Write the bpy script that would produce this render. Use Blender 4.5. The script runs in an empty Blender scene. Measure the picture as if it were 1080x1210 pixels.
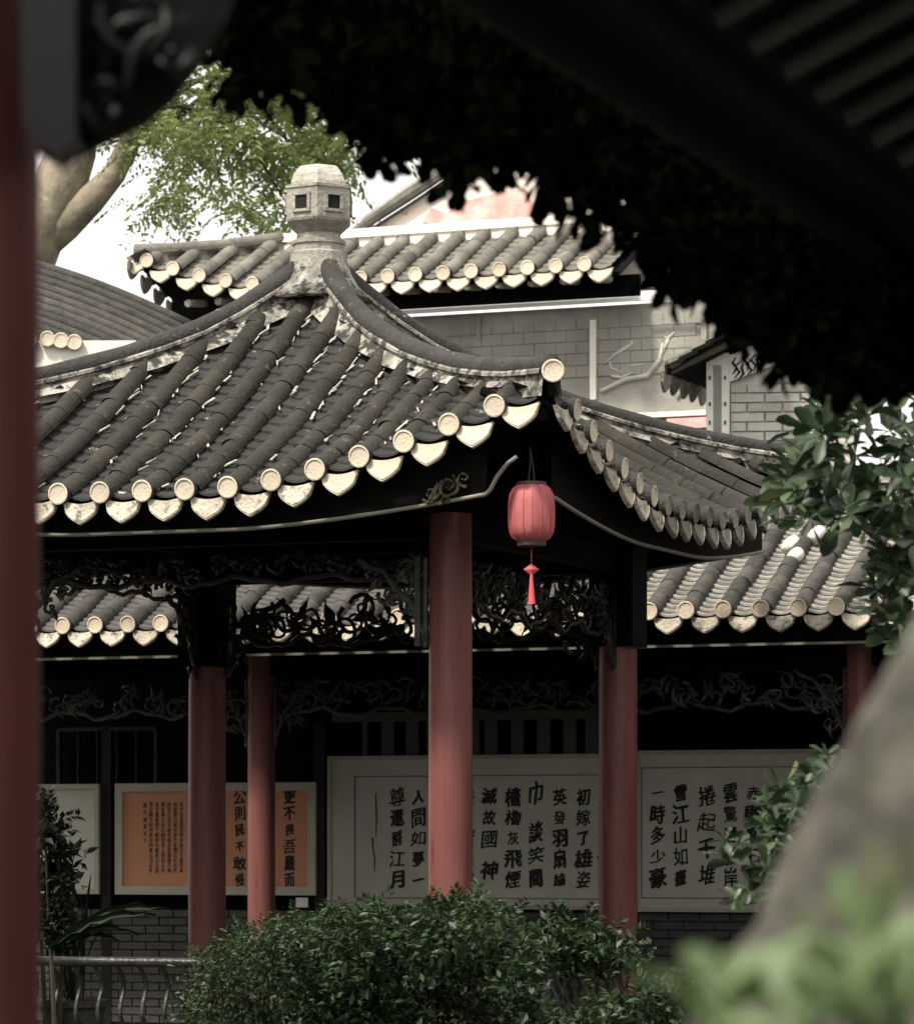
import bpy, math, random
import numpy as np
from mathutils import Matrix, Vector
R = math.radians
C = bpy.context.scene.collection
sc = bpy.context.scene
rnd = random.Random(7)
nrs = np.random.RandomState(11)

# ------------------------------------------------------------ camera, sky, sun, exposure
F, YH, EYE = 4345.0, 1000.0, 1.55
cam_d = bpy.data.cameras.new('camera')
cam = bpy.data.objects.new('camera', cam_d); C.objects.link(cam)
cam.location = (0, 0, EYE); cam.rotation_euler = (R(90), 0, 0)
cam_d.sensor_fit = 'HORIZONTAL'; cam_d.sensor_width = 36
cam_d.lens = 36 * F / 1080
cam_d.shift_y = (YH - 605) / 1080
cam_d.clip_start = 0.1; cam_d.clip_end = 3000
cam_d.dof.use_dof = True; cam_d.dof.focus_distance = 21.0; cam_d.dof.aperture_fstop = 6.3
sc.camera = cam
w = bpy.data.worlds.new('World'); sc.world = w; w.use_nodes = True
SUN_EL, SUN_AZ = R(56), R(222)          # compass: 0 = +Y, clockwise
nt = w.node_tree; bg = nt.nodes['Background']
sky = nt.nodes.new('ShaderNodeTexSky'); sky.sky_type = 'NISHITA'; sky.sun_disc = False
sky.sun_elevation = SUN_EL; sky.sun_rotation = SUN_AZ
sky.air_density = 1.0; sky.dust_density = 6.0; sky.ozone_density = 1.0
hs = nt.nodes.new('ShaderNodeHueSaturation'); hs.inputs['Saturation'].default_value = 0.28
nt.links.new(sky.outputs[0], hs.inputs['Color'])
wtc = nt.nodes.new('ShaderNodeTexCoord'); wsx = nt.nodes.new('ShaderNodeSeparateXYZ'); wmr = nt.nodes.new('ShaderNodeMapRange'); wmx = nt.nodes.new('ShaderNodeMix'); wmx.data_type = 'RGBA'
nt.links.new(wtc.outputs['Generated'], wsx.inputs[0]); nt.links.new(wsx.outputs['Z'], wmr.inputs[0])
wmr.inputs[1].default_value = .18; wmr.inputs[2].default_value = .8; wmr.inputs[3].default_value = .97; wmr.inputs[4].default_value = .45   # white haze thinning towards the zenith
nt.links.new(wmr.outputs[0], wmx.inputs[0]); nt.links.new(hs.outputs[0], wmx.inputs[6]); wmx.inputs[7].default_value = (7.6, 7.45, 7.1, 1)
nt.links.new(wmx.outputs[2], bg.inputs[0])
bg.inputs[1].default_value = 0.13
sd = bpy.data.lights.new('sun', 'SUN'); sun = bpy.data.objects.new('sun', sd); C.objects.link(sun)
sd.energy = 3.5; sd.angle = R(6); sd.color = (1, .93, .82)
dv = Vector((math.sin(SUN_AZ)*math.cos(SUN_EL), math.cos(SUN_AZ)*math.cos(SUN_EL), math.sin(SUN_EL)))
sun.rotation_euler = dv.to_track_quat('Z', 'Y').to_euler(); sun.location = dv * 60
vs = sc.view_settings
sc.display_settings.display_device = 'sRGB'
vs.view_transform = 'Standard'; vs.look = 'None'; vs.exposure = 0.62; vs.gamma = 1; vs.use_curve_mapping = False
sc.render.engine = 'CYCLES'
sc.cycles.use_denoising = True
sc.cycles.max_bounces = 5; sc.cycles.diffuse_bounces = 3; sc.cycles.glossy_bounces = 2
sc.cycles.transmission_bounces = 2; sc.cycles.transparent_max_bounces = 4

def at(px, py, Y):
    """a point of the place seen in this direction at depth Y"""
    return ((px - 540) / F * Y, Y, EYE + (YH - py) / F * Y)

# ------------------------------------------------------------ materials
def mat(name, col, rough=.7, col2=None, scale=6, spots=None, spot_scale=14, spot_at=.6, spot_w=.06,
        bump=.15, bscale=30, rand=0, spec=.4, translucent=0, coat=0, detail=6, stretch=None):
    m = bpy.data.materials.new(name); m.use_nodes = True
    n = m.node_tree.nodes; L = m.node_tree.links
    b = n['Principled BSDF']; b.inputs['Roughness'].default_value = rough
    b.inputs['Specular IOR Level'].default_value = spec
    if coat: b.inputs['Coat Weight'].default_value = coat; b.inputs['Coat Roughness'].default_value = .25
    tc = n.new('ShaderNodeTexCoord')
    g = n.new('ShaderNodeNewGeometry')
    src = g.outputs['Position']
    if stretch:
        vm = n.new('ShaderNodeVectorMath'); vm.operation = 'MULTIPLY'; vm.inputs[1].default_value = stretch
        L.new(src, vm.inputs[0]); src = vm.outputs[0]
    nz = n.new('ShaderNodeTexNoise'); nz.inputs['Scale'].default_value = scale; nz.inputs['Detail'].default_value = detail
    nz.inputs['Roughness'].default_value = .65
    L.new(src, nz.inputs['Vector'])
    mx = n.new('ShaderNodeMix'); mx.data_type = 'RGBA'
    mx.inputs[6].default_value = (*col, 1); mx.inputs[7].default_value = (*(col2 or [c*.6 for c in col]), 1)
    mr = n.new('ShaderNodeMapRange'); mr.inputs[1].default_value = .35; mr.inputs[2].default_value = .65
    L.new(nz.outputs['Fac'], mr.inputs[0]); L.new(mr.outputs[0], mx.inputs[0])
    out = mx.outputs[2]
    if spots:
        n2 = n.new('ShaderNodeTexNoise'); n2.inputs['Scale'].default_value = spot_scale; n2.inputs['Detail'].default_value = 8
        n2.inputs['Roughness'].default_value = .7
        L.new(src, n2.inputs['Vector'])
        r2 = n.new('ShaderNodeMapRange'); r2.inputs[1].default_value = spot_at; r2.inputs[2].default_value = spot_at + spot_w
        L.new(n2.outputs['Fac'], r2.inputs[0])
        m2 = n.new('ShaderNodeMix'); m2.data_type = 'RGBA'; m2.inputs[7].default_value = (*spots, 1)
        L.new(r2.outputs[0], m2.inputs[0]); L.new(out, m2.inputs[6]); out = m2.outputs[2]
    if rand:
        oi = n.new('ShaderNodeObjectInfo'); h = n.new('ShaderNodeHueSaturation')
        r3 = n.new('ShaderNodeMapRange'); r3.inputs[3].default_value = 1 - rand; r3.inputs[4].default_value = 1 + rand
        L.new(oi.outputs['Random'], r3.inputs[0]); L.new(r3.outputs[0], h.inputs['Value'])
        L.new(out, h.inputs['Color']); out = h.outputs[0]
    L.new(out, b.inputs['Base Color'])
    if bump:
        n3 = n.new('ShaderNodeTexNoise'); n3.inputs['Scale'].default_value = bscale; n3.inputs['Detail'].default_value = 6
        L.new(src, n3.inputs['Vector'])
        bp = n.new('ShaderNodeBump'); bp.inputs['Strength'].default_value = bump; bp.inputs['Distance'].default_value = .02
        L.new(n3.outputs['Fac'], bp.inputs['Height']); L.new(bp.outputs[0], b.inputs['Normal'])
    if translucent:
        tr = n.new('ShaderNodeBsdfTranslucent'); L.new(out, tr.inputs['Color'])
        ms = n.new('ShaderNodeMixShader'); ms.inputs[0].default_value = translucent
        L.new(b.outputs[0], ms.inputs[1]); L.new(tr.outputs[0], ms.inputs[2])
        L.new(ms.outputs[0], n['Material Output'].inputs['Surface'])
    return m

M = dict(
 tile=mat('grey_clay_tile', (.034,.030,.022), .85, (.013,.0135,.009), 3.5, spots=(.105,.10,.08), spot_scale=11, spot_at=.60, spot_w=.1, bump=.5, bscale=40, rand=.18),
 tile_hall=mat('grey_clay_tile_hall', (.062,.057,.048), .8, (.03,.028,.024), 9, spots=(.26,.25,.23), spot_scale=14, spot_at=.66, spot_w=.1, bump=.5, bscale=40, rand=.3),
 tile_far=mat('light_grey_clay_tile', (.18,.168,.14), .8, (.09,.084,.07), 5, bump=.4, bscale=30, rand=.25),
 pan=mat('pan_tile_clay', (.03,.028,.025), .8, (.016,.015,.014), 8, spots=(.42,.39,.34), spot_scale=9, spot_at=.63, spot_w=.05, bump=.4),
 pan_hall=mat('pan_tile_hall', (.075,.07,.062), .8, (.04,.038,.034), 7, bump=.3, rand=.3),
 disc=mat('cream_limewash', (.66,.57,.44), .75, (.54,.46,.35), 12, spots=(.30,.27,.22), spot_scale=30, spot_at=.70, spot_w=.08, bump=.25, bscale=60, rand=.1),
 drip=mat('limewash_worn', (.58,.52,.41), .75, (.36,.32,.25), 9, spots=(.11,.105,.09), spot_scale=13, spot_at=.53, spot_w=.1, bump=.6, bscale=50, rand=.25),
 drip_dark=mat('limewash_mottled', (.30,.28,.23), .8, (.13,.12,.10), 9, spots=(.5,.45,.36), spot_scale=18, spot_at=.6, spot_w=.1, bump=.6, bscale=50, rand=.4),  # darker, mottled limewash for the right face and side eaves
 mortar=mat('lime_mortar', (.40,.375,.32), .85, (.10,.095,.085), 9, spots=(.035,.033,.029), spot_scale=13, spot_at=.49, spot_w=.09, bump=.6, bscale=40),
 mortar2=mat('patchy_lime_mortar', (.46,.43,.37), .85, (.12,.112,.095), 5, spots=(.03,.028,.024), spot_scale=7, spot_at=.475, spot_w=.07, bump=.6, bscale=40),
 lump=mat('mortar_crumbs', (.52,.48,.41), .85, (.22,.205,.175), 14, bump=.6, bscale=40),
 ridge=mat('ridge_tile', (.04,.038,.033), .8, (.02,.019,.017), 7, spots=(.30,.285,.25), spot_scale=16, spot_at=.63, spot_w=.07, bump=.6, bscale=45),
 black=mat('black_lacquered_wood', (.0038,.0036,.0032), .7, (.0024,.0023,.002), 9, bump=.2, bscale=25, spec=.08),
 carve=mat('carved_black_wood', (.014,.0135,.012), .38, (.006,.006,.0055), 12, bump=.3, bscale=40, spec=.45),
 strip=mat('pale_edge_strip', (.24,.225,.19), .6, (.19,.18,.15), 6, bump=.1),
 gilt=mat('ochre_carving', (.12,.10,.045), .5, (.04,.035,.018), 14, bump=.3),
 red=mat('red_lacquer_column', (.215,.082,.073), .42, (.15,.052,.046), 9, spots=(.055,.022,.02), spot_scale=16, spot_at=.60, spot_w=.15, bump=.12, bscale=30, spec=.35, stretch=(1,1,.10)),
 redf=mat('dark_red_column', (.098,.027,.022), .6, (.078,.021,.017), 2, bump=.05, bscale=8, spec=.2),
 stonel=mat('pale_grey_stone', (.50,.47,.41), .85, (.25,.235,.2), 6, spots=(.12,.11,.095), spot_scale=9, spot_at=.62, spot_w=.1, bump=.6, bscale=35),
 stone=mat('grey_stone', (.36,.34,.29), .85, (.22,.205,.175), 8, spots=(.11,.105,.09), spot_scale=10, spot_at=.6, spot_w=.12, bump=.6, bscale=35),
 sleeve=mat('dark_carving', (.032,.031,.028), .4, (.014,.0135,.012), 12, bump=.3, bscale=40, spec=.5),
 palecarve=mat('pale_grey_carving', (.07,.068,.06), .4, (.018,.0175,.016), 14, bump=.3, bscale=40, spec=.4),  # lighter, blotchy grey than the other carved wood
 lip=mat('pale_tile_lip', (.36,.335,.29), .85, (.15,.14,.12), 9, bump=.3),
 hole=mat('dark_hollow', (.01,.01,.009), .9, bump=0),
 brickd=mat('grey_brick', (.065,.063,.058), .85, (.045,.043,.04), 6, bump=.4, rand=.25),
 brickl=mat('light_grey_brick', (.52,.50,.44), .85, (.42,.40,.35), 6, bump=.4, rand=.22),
 joint=mat('lime_joint', (.55,.53,.47), .9, (.4,.38,.34), 8, bump=.3),
 jointd=mat('dark_joint', (.07,.068,.062), .9, bump=.3),
 white=mat('white_plaster', (.80,.77,.70), .8, (.68,.65,.58), 3, bump=.15),
 cream=mat('cream_plaster', (.82,.77,.68), .8, (.74,.68,.6), 2, bump=.15),
 pink=mat('pink_painted_relief', (.66,.30,.27), .8, (.78,.52,.47), 4, bump=.3),
 wallg=mat('grey_brown_render', (.31,.298,.26), .85, (.22,.21,.182), 2.2, spots=(.36,.34,.29), spot_scale=3, spot_at=.58, spot_w=.12, bump=.3),
 paper=mat('white_calligraphy_paper', (.60,.59,.50), .5, (.49,.48,.41), 1.2, bump=0, spec=.4, coat=.5),
 orange=mat('orange_calligraphy_paper', (.60,.28,.155), .5, (.53,.245,.135), 2, bump=0, spec=.5),
 frame=mat('pale_board_frame', (.48,.46,.38), .45, (.40,.38,.33), 3, bump=0),
 line=mat('thin_grey_line', (.13,.13,.115), .6, bump=0),
 ink=mat('black_ink', (.012,.012,.012), .5, bump=0),
 inkf=mat('faded_ink', (.12,.06,.035), .6, bump=0),
 bar=mat('grey_painted_bar', (.10,.098,.088), .6, (.075,.073,.066), 3, bump=0),
 lantern=mat('pink_red_lantern_cloth', (.58,.185,.185), .6, (.49,.14,.145), 5, bump=.1, bscale=60, translucent=.25),
 tassel=mat('red_tassel', (.78,.12,.13), .7, bump=0),
 brown=mat('brown_metal_ring', (.09,.055,.045), .5, bump=0),
 cord=mat('brown_cord', (.05,.035,.03), .8, bump=0),
 bark=mat('pale_bark', (.30,.255,.185), .85, (.13,.11,.08), 3.5, spots=(.42,.38,.30), spot_scale=4, spot_at=.60, spot_w=.1, bump=.6, bscale=12),
 trunk=mat('mossy_grey_bark', (.115,.108,.086), .95, (.030,.029,.022), 9, spots=(.05,.058,.022), spot_scale=8, spot_at=.55, spot_w=.12, bump=.7, bscale=16, detail=3),
 leafb=mat('bright_leaf', (.27,.31,.12), .5, (.13,.17,.055), 2.5, bump=0, translucent=.4),
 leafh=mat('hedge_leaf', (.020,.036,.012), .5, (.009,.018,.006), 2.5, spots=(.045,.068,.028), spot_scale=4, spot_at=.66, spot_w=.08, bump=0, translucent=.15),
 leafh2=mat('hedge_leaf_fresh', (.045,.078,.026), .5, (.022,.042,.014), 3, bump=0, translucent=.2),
 leafr=mat('glossy_leaf', (.035,.062,.026), .45, (.017,.032,.012), 9, bump=0, translucent=.15, spec=.35),
 leafr2=mat('glossy_leaf_pale', (.085,.125,.055), .45, (.07,.11,.045), 4, bump=0, translucent=.2, spec=.5),
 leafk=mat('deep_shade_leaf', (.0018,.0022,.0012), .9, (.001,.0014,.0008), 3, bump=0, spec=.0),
 leafp=mat('dark_strap_leaf', (.012,.02,.010), .45, (.007,.012,.006), 4, bump=0, spec=.3),
 leaff=mat('light_green_leaf', (.20,.28,.13), .5, (.13,.19,.08), 20, bump=0, translucent=.3),
 rafter=mat('grey_weathered_rafter', (.065,.062,.056), .85, (.045,.043,.039), 4, bump=.1),
 bracket=mat('charcoal_carved_wood', (.0085,.0085,.009), .45, (.005,.005,.005), 6, bump=0, spec=.2),
 twig=mat('dark_twig', (.045,.038,.028), .9, bump=.2),
 ground=mat('courtyard_ground', (.07,.067,.058), .9, (.045,.042,.036), 1.5, bump=.3),
 paving=mat('grey_stone_paving', (.10,.095,.085), .85, (.065,.062,.055), 2, bump=.3),
 basin=mat('pinkish_stone', (.20,.15,.13), .8, (.13,.11,.09), 5, bump=.3),
)

# ------------------------------------------------------------ mesh helpers
def wmat(o):
    m = o.matrix_basis.copy()
    while o.parent: o = o.parent; m = o.matrix_basis @ m
    return m
class MB:
    def __init__(s): s.v = []; s.f = []; s.n = 0; s.smooth = False
    def add(s, vs, fs):
        o = s.n; s.v.extend([tuple(p) for p in vs]); s.f.extend([tuple(i+o for i in f) for f in fs]); s.n += len(vs); return s
    def box(s, c, d, rz=0, rx=0, ry=0, mtx=None):
        x, y, z = d[0]/2, d[1]/2, d[2]/2
        P = [Vector((a*x, b*y, g*z)) for a in (-1,1) for b in (-1,1) for g in (-1,1)]
        m = mtx or (Matrix.Translation(c) @ Matrix.Rotation(rz,4,'Z') @ Matrix.Rotation(ry,4,'Y') @ Matrix.Rotation(rx,4,'X'))
        return s.add([m @ p for p in P], [(0,1,3,2),(4,6,7,5),(0,4,5,1),(2,3,7,6),(0,2,6,4),(1,5,7,3)])
    def tube(s, pts, r, seg=8, cap=True, flat=1.0, up=None):
        pts = [Vector(p) for p in pts]; n = len(pts)
        rs = r if hasattr(r, '__len__') else [r]*n
        vs = []; prev = Vector(up) if up else None
        for i, p in enumerate(pts):
            t = (pts[min(i+1,n-1)] - pts[max(i-1,0)])
            if t.length < 1e-9: t = Vector((0,0,1))
            t.normalize()
            if prev is None:
                prev = Vector((0,0,1)) if abs(t.z) < .9 else Vector((0,1,0))
            a = prev - t*prev.dot(t)
            if a.length < 1e-6: a = t.orthogonal()
            a.normalize(); b = t.cross(a)
            if up is None: prev = a
            for k in range(seg):
                q = 2*math.pi*k/seg
                vs.append(p + (a*math.cos(q) + b*math.sin(q)*flat)*rs[i])
        fs = [(i*seg+k, i*seg+(k+1)%seg, (i+1)*seg+(k+1)%seg, (i+1)*seg+k) for i in range(n-1) for k in range(seg)]
        if cap: fs += [tuple(range(seg))[::-1], tuple((n-1)*seg+k for k in range(seg))]
        return s.add(vs, fs)
    def lathe(s, prof, seg=24, c=(0,0,0), ph=0, cap=True):
        vs = [(c[0]+r*math.cos(ph+2*math.pi*k/seg), c[1]+r*math.sin(ph+2*math.pi*k/seg), c[2]+z) for r, z in prof for k in range(seg)]
        n = len(prof)
        fs = [(i*seg+k, i*seg+(k+1)%seg, (i+1)*seg+(k+1)%seg, (i+1)*seg+k) for i in range(n-1) for k in range(seg)]
        if cap: fs += [tuple(range(seg))[::-1], tuple((n-1)*seg+k for k in range(seg))]
        return s.add(vs, fs)
    def prism(s, poly, th, mtx):
        """poly in local xy, extruded along local z from 0 to th"""
        n = len(poly)
        vs = [mtx @ Vector((x, y, z)) for z in (0, th) for x, y in poly]
        fs = [tuple(range(n))[::-1], tuple(range(n, 2*n))] + [(i, (i+1)%n, n+(i+1)%n, n+i) for i in range(n)]
        return s.add(vs, fs)
    def grid(s, P):
        """P[i][j] points"""
        a, b = len(P), len(P[0])
        return s.add([q for row in P for q in row], [(i*b+j, i*b+j+1, (i+1)*b+j+1, (i+1)*b+j) for i in range(a-1) for j in range(b-1)])
    def mesh(s, name, m, smooth=False):
        me = bpy.data.meshes.new(name); me.from_pydata(s.v, [], s.f)
        me.materials.append(m)
        if smooth: me.polygons.foreach_set('use_smooth', [True]*len(me.polygons))
        me.update(); return me
    def build(s, name, m, parent=None, world=False, smooth=False, **kw):
        if world and parent is not None:
            inv = wmat(parent).inverted()
            s.v = [tuple(inv @ Vector(p)) for p in s.v]
        return link(name, s.mesh(name, m, smooth), parent, **kw)
def link(name, me, parent=None, mtx=None, label=None, cat=None, group=None, kind=None):
    o = bpy.data.objects.new(name, me); C.objects.link(o)
    if parent is not None: o.parent = parent
    if mtx is not None: o.matrix_basis = mtx
    for k, v in (('label', label), ('category', cat), ('group', group), ('kind', kind)):
        if v: o[k] = v
    return o
def thing(name, label, cat, loc=(0,0,0), rz=0, group=None):
    o = link(name, None, label=label, cat=cat, group=group)
    o.matrix_basis = Matrix.Translation(loc) @ Matrix.Rotation(rz, 4, 'Z'); return o
def autosmooth(me, ang=35):
    me.polygons.foreach_set('use_smooth', [True]*len(me.polygons))
    me.set_sharp_from_angle(angle=R(ang))

def leaves(name, P, size, m, parent, shape='oval', droop=.3, world=True, aspect=.42, D=None, rs=None, kind='stuff', jitter=.35, label=None, inner=None):
    """a cloud of folded leaf faces; P (n,3) bases, D optional (n,3) directions"""
    rs = rs or nrs
    P = np.asarray(P, float); n = len(P)
    if n == 0: return None
    if D is None:
        D = rs.normal(size=(n,3)); D[:,2] -= droop
    D = D / np.linalg.norm(D, axis=1, keepdims=True)
    Nn = rs.normal(size=(n,3)) * .7; Nn[:,2] += 1.0
    B = np.cross(D, Nn); B /= np.linalg.norm(B, axis=1, keepdims=True) + 1e-9
    U = np.cross(B, D)
    s = size * (1 + jitter*rs.uniform(-1, 1, n))[:,None]
    wd = s * aspect * .5
    if shape == 'oval': prof = [(.0,0),(.45,1),(1,0)]
    else: prof = [(.0,0),(.35,.55),(.72,1),(.93,.6),(1,0)]
    cols = []
    for t, ww in prof:
        c = P + D*s*t - U*s*(.22*t*t)
        if ww == 0: cols.append([c])
        else: cols.append([c - B*wd*ww + U*wd*ww*.35, c, c + B*wd*ww + U*wd*ww*.35])
    V = np.stack([q for c in cols for q in c], 1)     # n, k, 3
    k = V.shape[1]
    fs = []
    idx = []; o = 0
    for c in cols: idx.append(list(range(o, o+len(c)))); o += len(c)
    for a, b in zip(idx[:-1], idx[1:]):
        if len(a) == 1: fs += [(a[0], b[1], b[0]), (a[0], b[2], b[1])]
        elif len(b) == 1: fs += [(a[0], a[1], b[0]), (a[1], a[2], b[0])]
        else: fs += [(a[0], a[1], b[1]), (a[0], b[1], b[0]), (a[1], a[2], b[2]), (a[1], b[2], b[1])]
    Fc = np.array(fs)[None] + (np.arange(n)*k)[:,None,None]
    Fc = Fc.reshape(-1, 3); V = V.reshape(-1, 3)
    if world and parent is not None:
        inv = np.array(wmat(parent).inverted()); V = V @ inv[:3,:3].T + inv[:3,3]
    me = bpy.data.meshes.new(name)
    me.vertices.add(len(V)); me.vertices.foreach_set('co', V.ravel())
    me.loops.add(len(Fc)*3); me.loops.foreach_set('vertex_index', Fc.ravel().astype(np.int32))
    me.polygons.add(len(Fc)); me.polygons.foreach_set('loop_start', np.arange(0, len(Fc)*3, 3, dtype=np.int32))
    me.polygons.foreach_set('use_smooth', np.ones(len(Fc), bool))
    me.update(calc_edges=True); me.materials.append(m)
    return link(name, me, parent, kind=kind, label=label)

def inpoly(p, poly):
    x, y = p; c = False; j = len(poly)-1
    for i in range(len(poly)):
        xi, yi = poly[i]; xj, yj = poly[j]
        if (yi > y) != (yj > y) and x < (xj-xi)*(y-yi)/(yj-yi)+xi: c = not c
        j = i
    return c
def scatter(poly, n, Y0, Y1, rs=None):
    rs = rs or nrs
    xs = [p[0] for p in poly]; ys = [p[1] for p in poly]; out = []
    while len(out) < n:
        q = (rs.uniform(min(xs), max(xs)), rs.uniform(min(ys), max(ys)))
        if inpoly(q, poly): out.append(at(q[0], q[1], rs.uniform(Y0, Y1)))
    return np.array(out)
def clump(centres, per, rad, rs=None, flat=.7):
    rs = rs or nrs
    out = []
    for c in centres:
        n = int(per * rs.uniform(.5, 1.4)); r = rad * rs.uniform(.6, 1.3)
        d = rs.normal(size=(n,3)); d /= np.linalg.norm(d, axis=1, keepdims=True)
        d *= (rs.uniform(.2, 1, n)**.5)[:,None]*r; d[:,2] *= flat
        out.append(c + d)
    return np.concatenate(out)

# scroll carving: curls and stems between two heights on a local x-z panel
def scroll(mb, x0, z0, r, turns, a0, dirn, th, y=0, w0=.016):
    pts = []; rr = []
    n = int(10*turns)+5
    for i in range(n):
        t = i/(n-1); a = a0 + dirn*turns*2*math.pi*t; q = r*(1-t*.86)
        pts.append((x0 + q*math.cos(a), y + .012*math.sin(3*a), z0 + q*math.sin(a))); rr.append(w0*(1-.55*t))
    mb.tube(pts, rr, 6, flat=.9)
def leafcurve(mb, p0, p1, bend, w0, y=0):
    p0 = Vector(p0); p1 = Vector(p1); d = p1-p0; nrm = Vector((-d.z, 0, d.x))
    pts = []; rr = []
    for i in range(8):
        t = i/7; pts.append(p0 + d*t + nrm*bend*math.sin(math.pi*t) + Vector((0, y, 0))); rr.append(w0*(.25+math.sin(math.pi*min(t*1.15,1))*.9))
    mb.tube(pts, rr, 6, flat=1.0)
def frieze(length, ztop, h, rg, dens=9, w0=.012):
    """openwork of scrolls hung under a beam, x from 0 to length"""
    mb = MB(); n = int(length*dens)
    for i in range(n):
        x = (i+.5)*length/n + rg.uniform(-.03,.03)
        z = ztop - h*rg.uniform(.25,.72)
        scroll(mb, x, z, h*rg.uniform(.18,.34), rg.uniform(.8,1.5), rg.uniform(0,6.28), rg.choice((-1,1)), 0, rg.uniform(-.012,.012), w0)
        for _ in range(2):
            a = rg.uniform(0, 6.28); l = h*rg.uniform(.3,.6)
            z2 = max(ztop-h*.95, min(ztop-.02, z+math.sin(a)*l))
            leafcurve(mb, (x,0,z), (x+math.cos(a)*l,0,z2), rg.uniform(-.4,.4), w0*1.15, rg.uniform(-.015,.015))
    # wavy lower stem
    pts = []; m = max(8, int(length*16))
    for i in range(m+1):
        x = length*i/m
        pts.append((x, 0, ztop - h*(.86+.1*math.sin(x*11+1)+.04*math.sin(x*29))))
    mb.tube(pts, w0*1.1, 6)
    return mb
def bracket(wd, h, rg, sx=1, w0=.014):
    """a corner bracket dropping beside a column, x from 0 outwards (sx), z down from 0"""
    mb = MB()
    mb.tube([(0,0,0),(0,0,-h)], w0*1.1, 6)
    pts = []
    for i in range(13):
        t = i/12; pts.append((sx*(wd*(1-t)**1.6), 0, -h*t**1.25*.97 - .02*math.sin(t*18)))
    mb.tube(pts, w0*1.15, 6)
    n = 0
    while n < 9:
        x = rg.uniform(.05,.9)*wd; z = -rg.uniform(.05,.9)*h
        if -z/h > (1-x/wd)**.75: continue
        scroll(mb, sx*x, z, min(wd,h)*rg.uniform(.10,.18), rg.uniform(.8,1.4), rg.uniform(0,6.28), rg.choice((-1,1)), 0, rg.uniform(-.012,.012), w0*.85)
        a = rg.uniform(0,6.28)
        leafcurve(mb, (sx*x,0,z), (sx*max(0,min(wd*.9, x+.09*math.cos(a))),0,z-.11*abs(math.sin(a))), rg.uniform(-.4,.4), w0, 0)
        n += 1
    return mb

# ------------------------------------------------------------ tile pieces (shared meshes)
def barrel_mesh(name, r, ln, m):
    mb = MB(); seg = 8; P = []
    for i, (x, q) in enumerate(((0, 1.012), (.008, 1.015), (.014, 1.0), (ln+.02, .99))):
        P.append([(x, r*q*math.cos(math.pi*k/seg)*1.0, r*q*math.sin(math.pi*k/seg)) for k in range(seg+1)])
    mb.grid(P)
    me = mb.mesh(name, m); autosmooth(me, 50); return me
def disc_mesh(name, r, m):
    mb = MB(); seg = 20
    prof = [(.0,-.028),(r*1.0,-.028),(r*1.02,-.008),(r,0.0),(r*.84,.002),(r*.8,-.004),(.0,-.004)]
    vs = []; fs = []
    prof = [(r*1.0,.03),(r*1.03,.0),(r*.98,-.012),(r*.84,-.014),(r*.80,-.008),(r*.25,-.006)]
    for q, x in prof: vs += [(x, q*math.cos(2*math.pi*k/seg), q*math.sin(2*math.pi*k/seg)) for k in range(seg)]
    n = len(prof)
    fs = [(i*seg+k, (i+1)*seg+k, (i+1)*seg+(k+1)%seg, i*seg+(k+1)%seg) for i in range(n-1) for k in range(seg)]
    fs.append(tuple((n-1)*seg+k for k in range(seg)))
    mb.add(vs, fs); me = mb.mesh(name, m); autosmooth(me, 40)
    me.materials.append(M['ridge'])
    for p in me.polygons:
        if p.index < 2*seg: p.material_index = 1
    return me
def drip_mesh(name, wd, h, m):
    """hanging leaf-shaped tile end, in local y (across) z (up), front at -x"""
    half = []
    N = 9
    out = []
    for i in range(N+1):
        t = i/N; y = wd/2*(1 - t**2.3) if t < 1 else 0
        z = -h*(t**.85) ; out.append((y, z))
    top = [(wd/2*(1-2*i/8), -.25*h*math.cos(math.pi/2*(1-2*i/8))) for i in range(9)]   # concave top following the pan
    poly = [(y, z) for y, z in out] + [(-y, z) for y, z in out[-2::-1]]
    # fill between top arc and outline with a strip grid
    rows = []
    ys = [wd/2*(-1+2*i/12) for i in range(13)]
    def zbot(y):
        a = abs(y)/(wd/2); t = (1-min(a,1))**(1/2.3); return -h*(t**.85)
    front = []; back = []
    mb = MB()
    for x, inset in ((-.012,1),(.012,1)):
        P = []
        for y in ys:
            zt = -.16*h*math.cos(math.pi/2*y/(wd/2)); zb = min(zbot(y), zt-.004)
            P.append([(x + .0, y, zt), (x + (.004 if x<0 else 0), y*.98, zt*.5+zb*.5), (x, y*.97, zb)])
        mb.grid(P if x > 0 else P[::-1])
    # rim
    for i in range(12):
        y0, y1 = ys[i], ys[i+1]
        z0 = min(zbot(y0), -.16*h*math.cos(math.pi/2*y0/(wd/2))-.004); z1 = min(zbot(y1), -.16*h*math.cos(math.pi/2*y1/(wd/2))-.004)
        mb.add([(-.012,y0*.97,z0),(-.012,y1*.97,z1),(.012,y1*.97,z1),(.012,y0*.97,z0)], [(0,1,2,3)])
    # raised rim line on the front
    pts = [(-.013, y*.93, min(zbot(y),-.02)*.93) for y in ys]
    mb.tube(pts, .004, 4)
    me = mb.mesh(name, m); autosmooth(me, 40); return me
def pan_mesh(name, wd, ln, m, dip=.028, lip=None):
    P = []
    for x, dz in ((-.004,.004),(.004,.016),(.026,.0145),(ln+.03,-.002)):
        P.append([(x, wd/2*(-1+2*k/6), dz - dip*math.cos(math.pi/2*(-1+2*k/6))) for k in range(7)])
    mb = MB(); mb.grid(P); me = mb.mesh(name, m); autosmooth(me, 40)
    if lip:
        me.materials.append(lip)
        for p in me.polygons:
            if p.index < 12: p.material_index = 1
    return me

def frame_at(p, tx, up=Vector((0,0,1))):
    x = Vector(tx).normalized(); y = up.cross(x).normalized(); z = x.cross(y)
    m = Matrix((x, y, z)).transposed().to_4x4(); m.translation = p; return m

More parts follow.
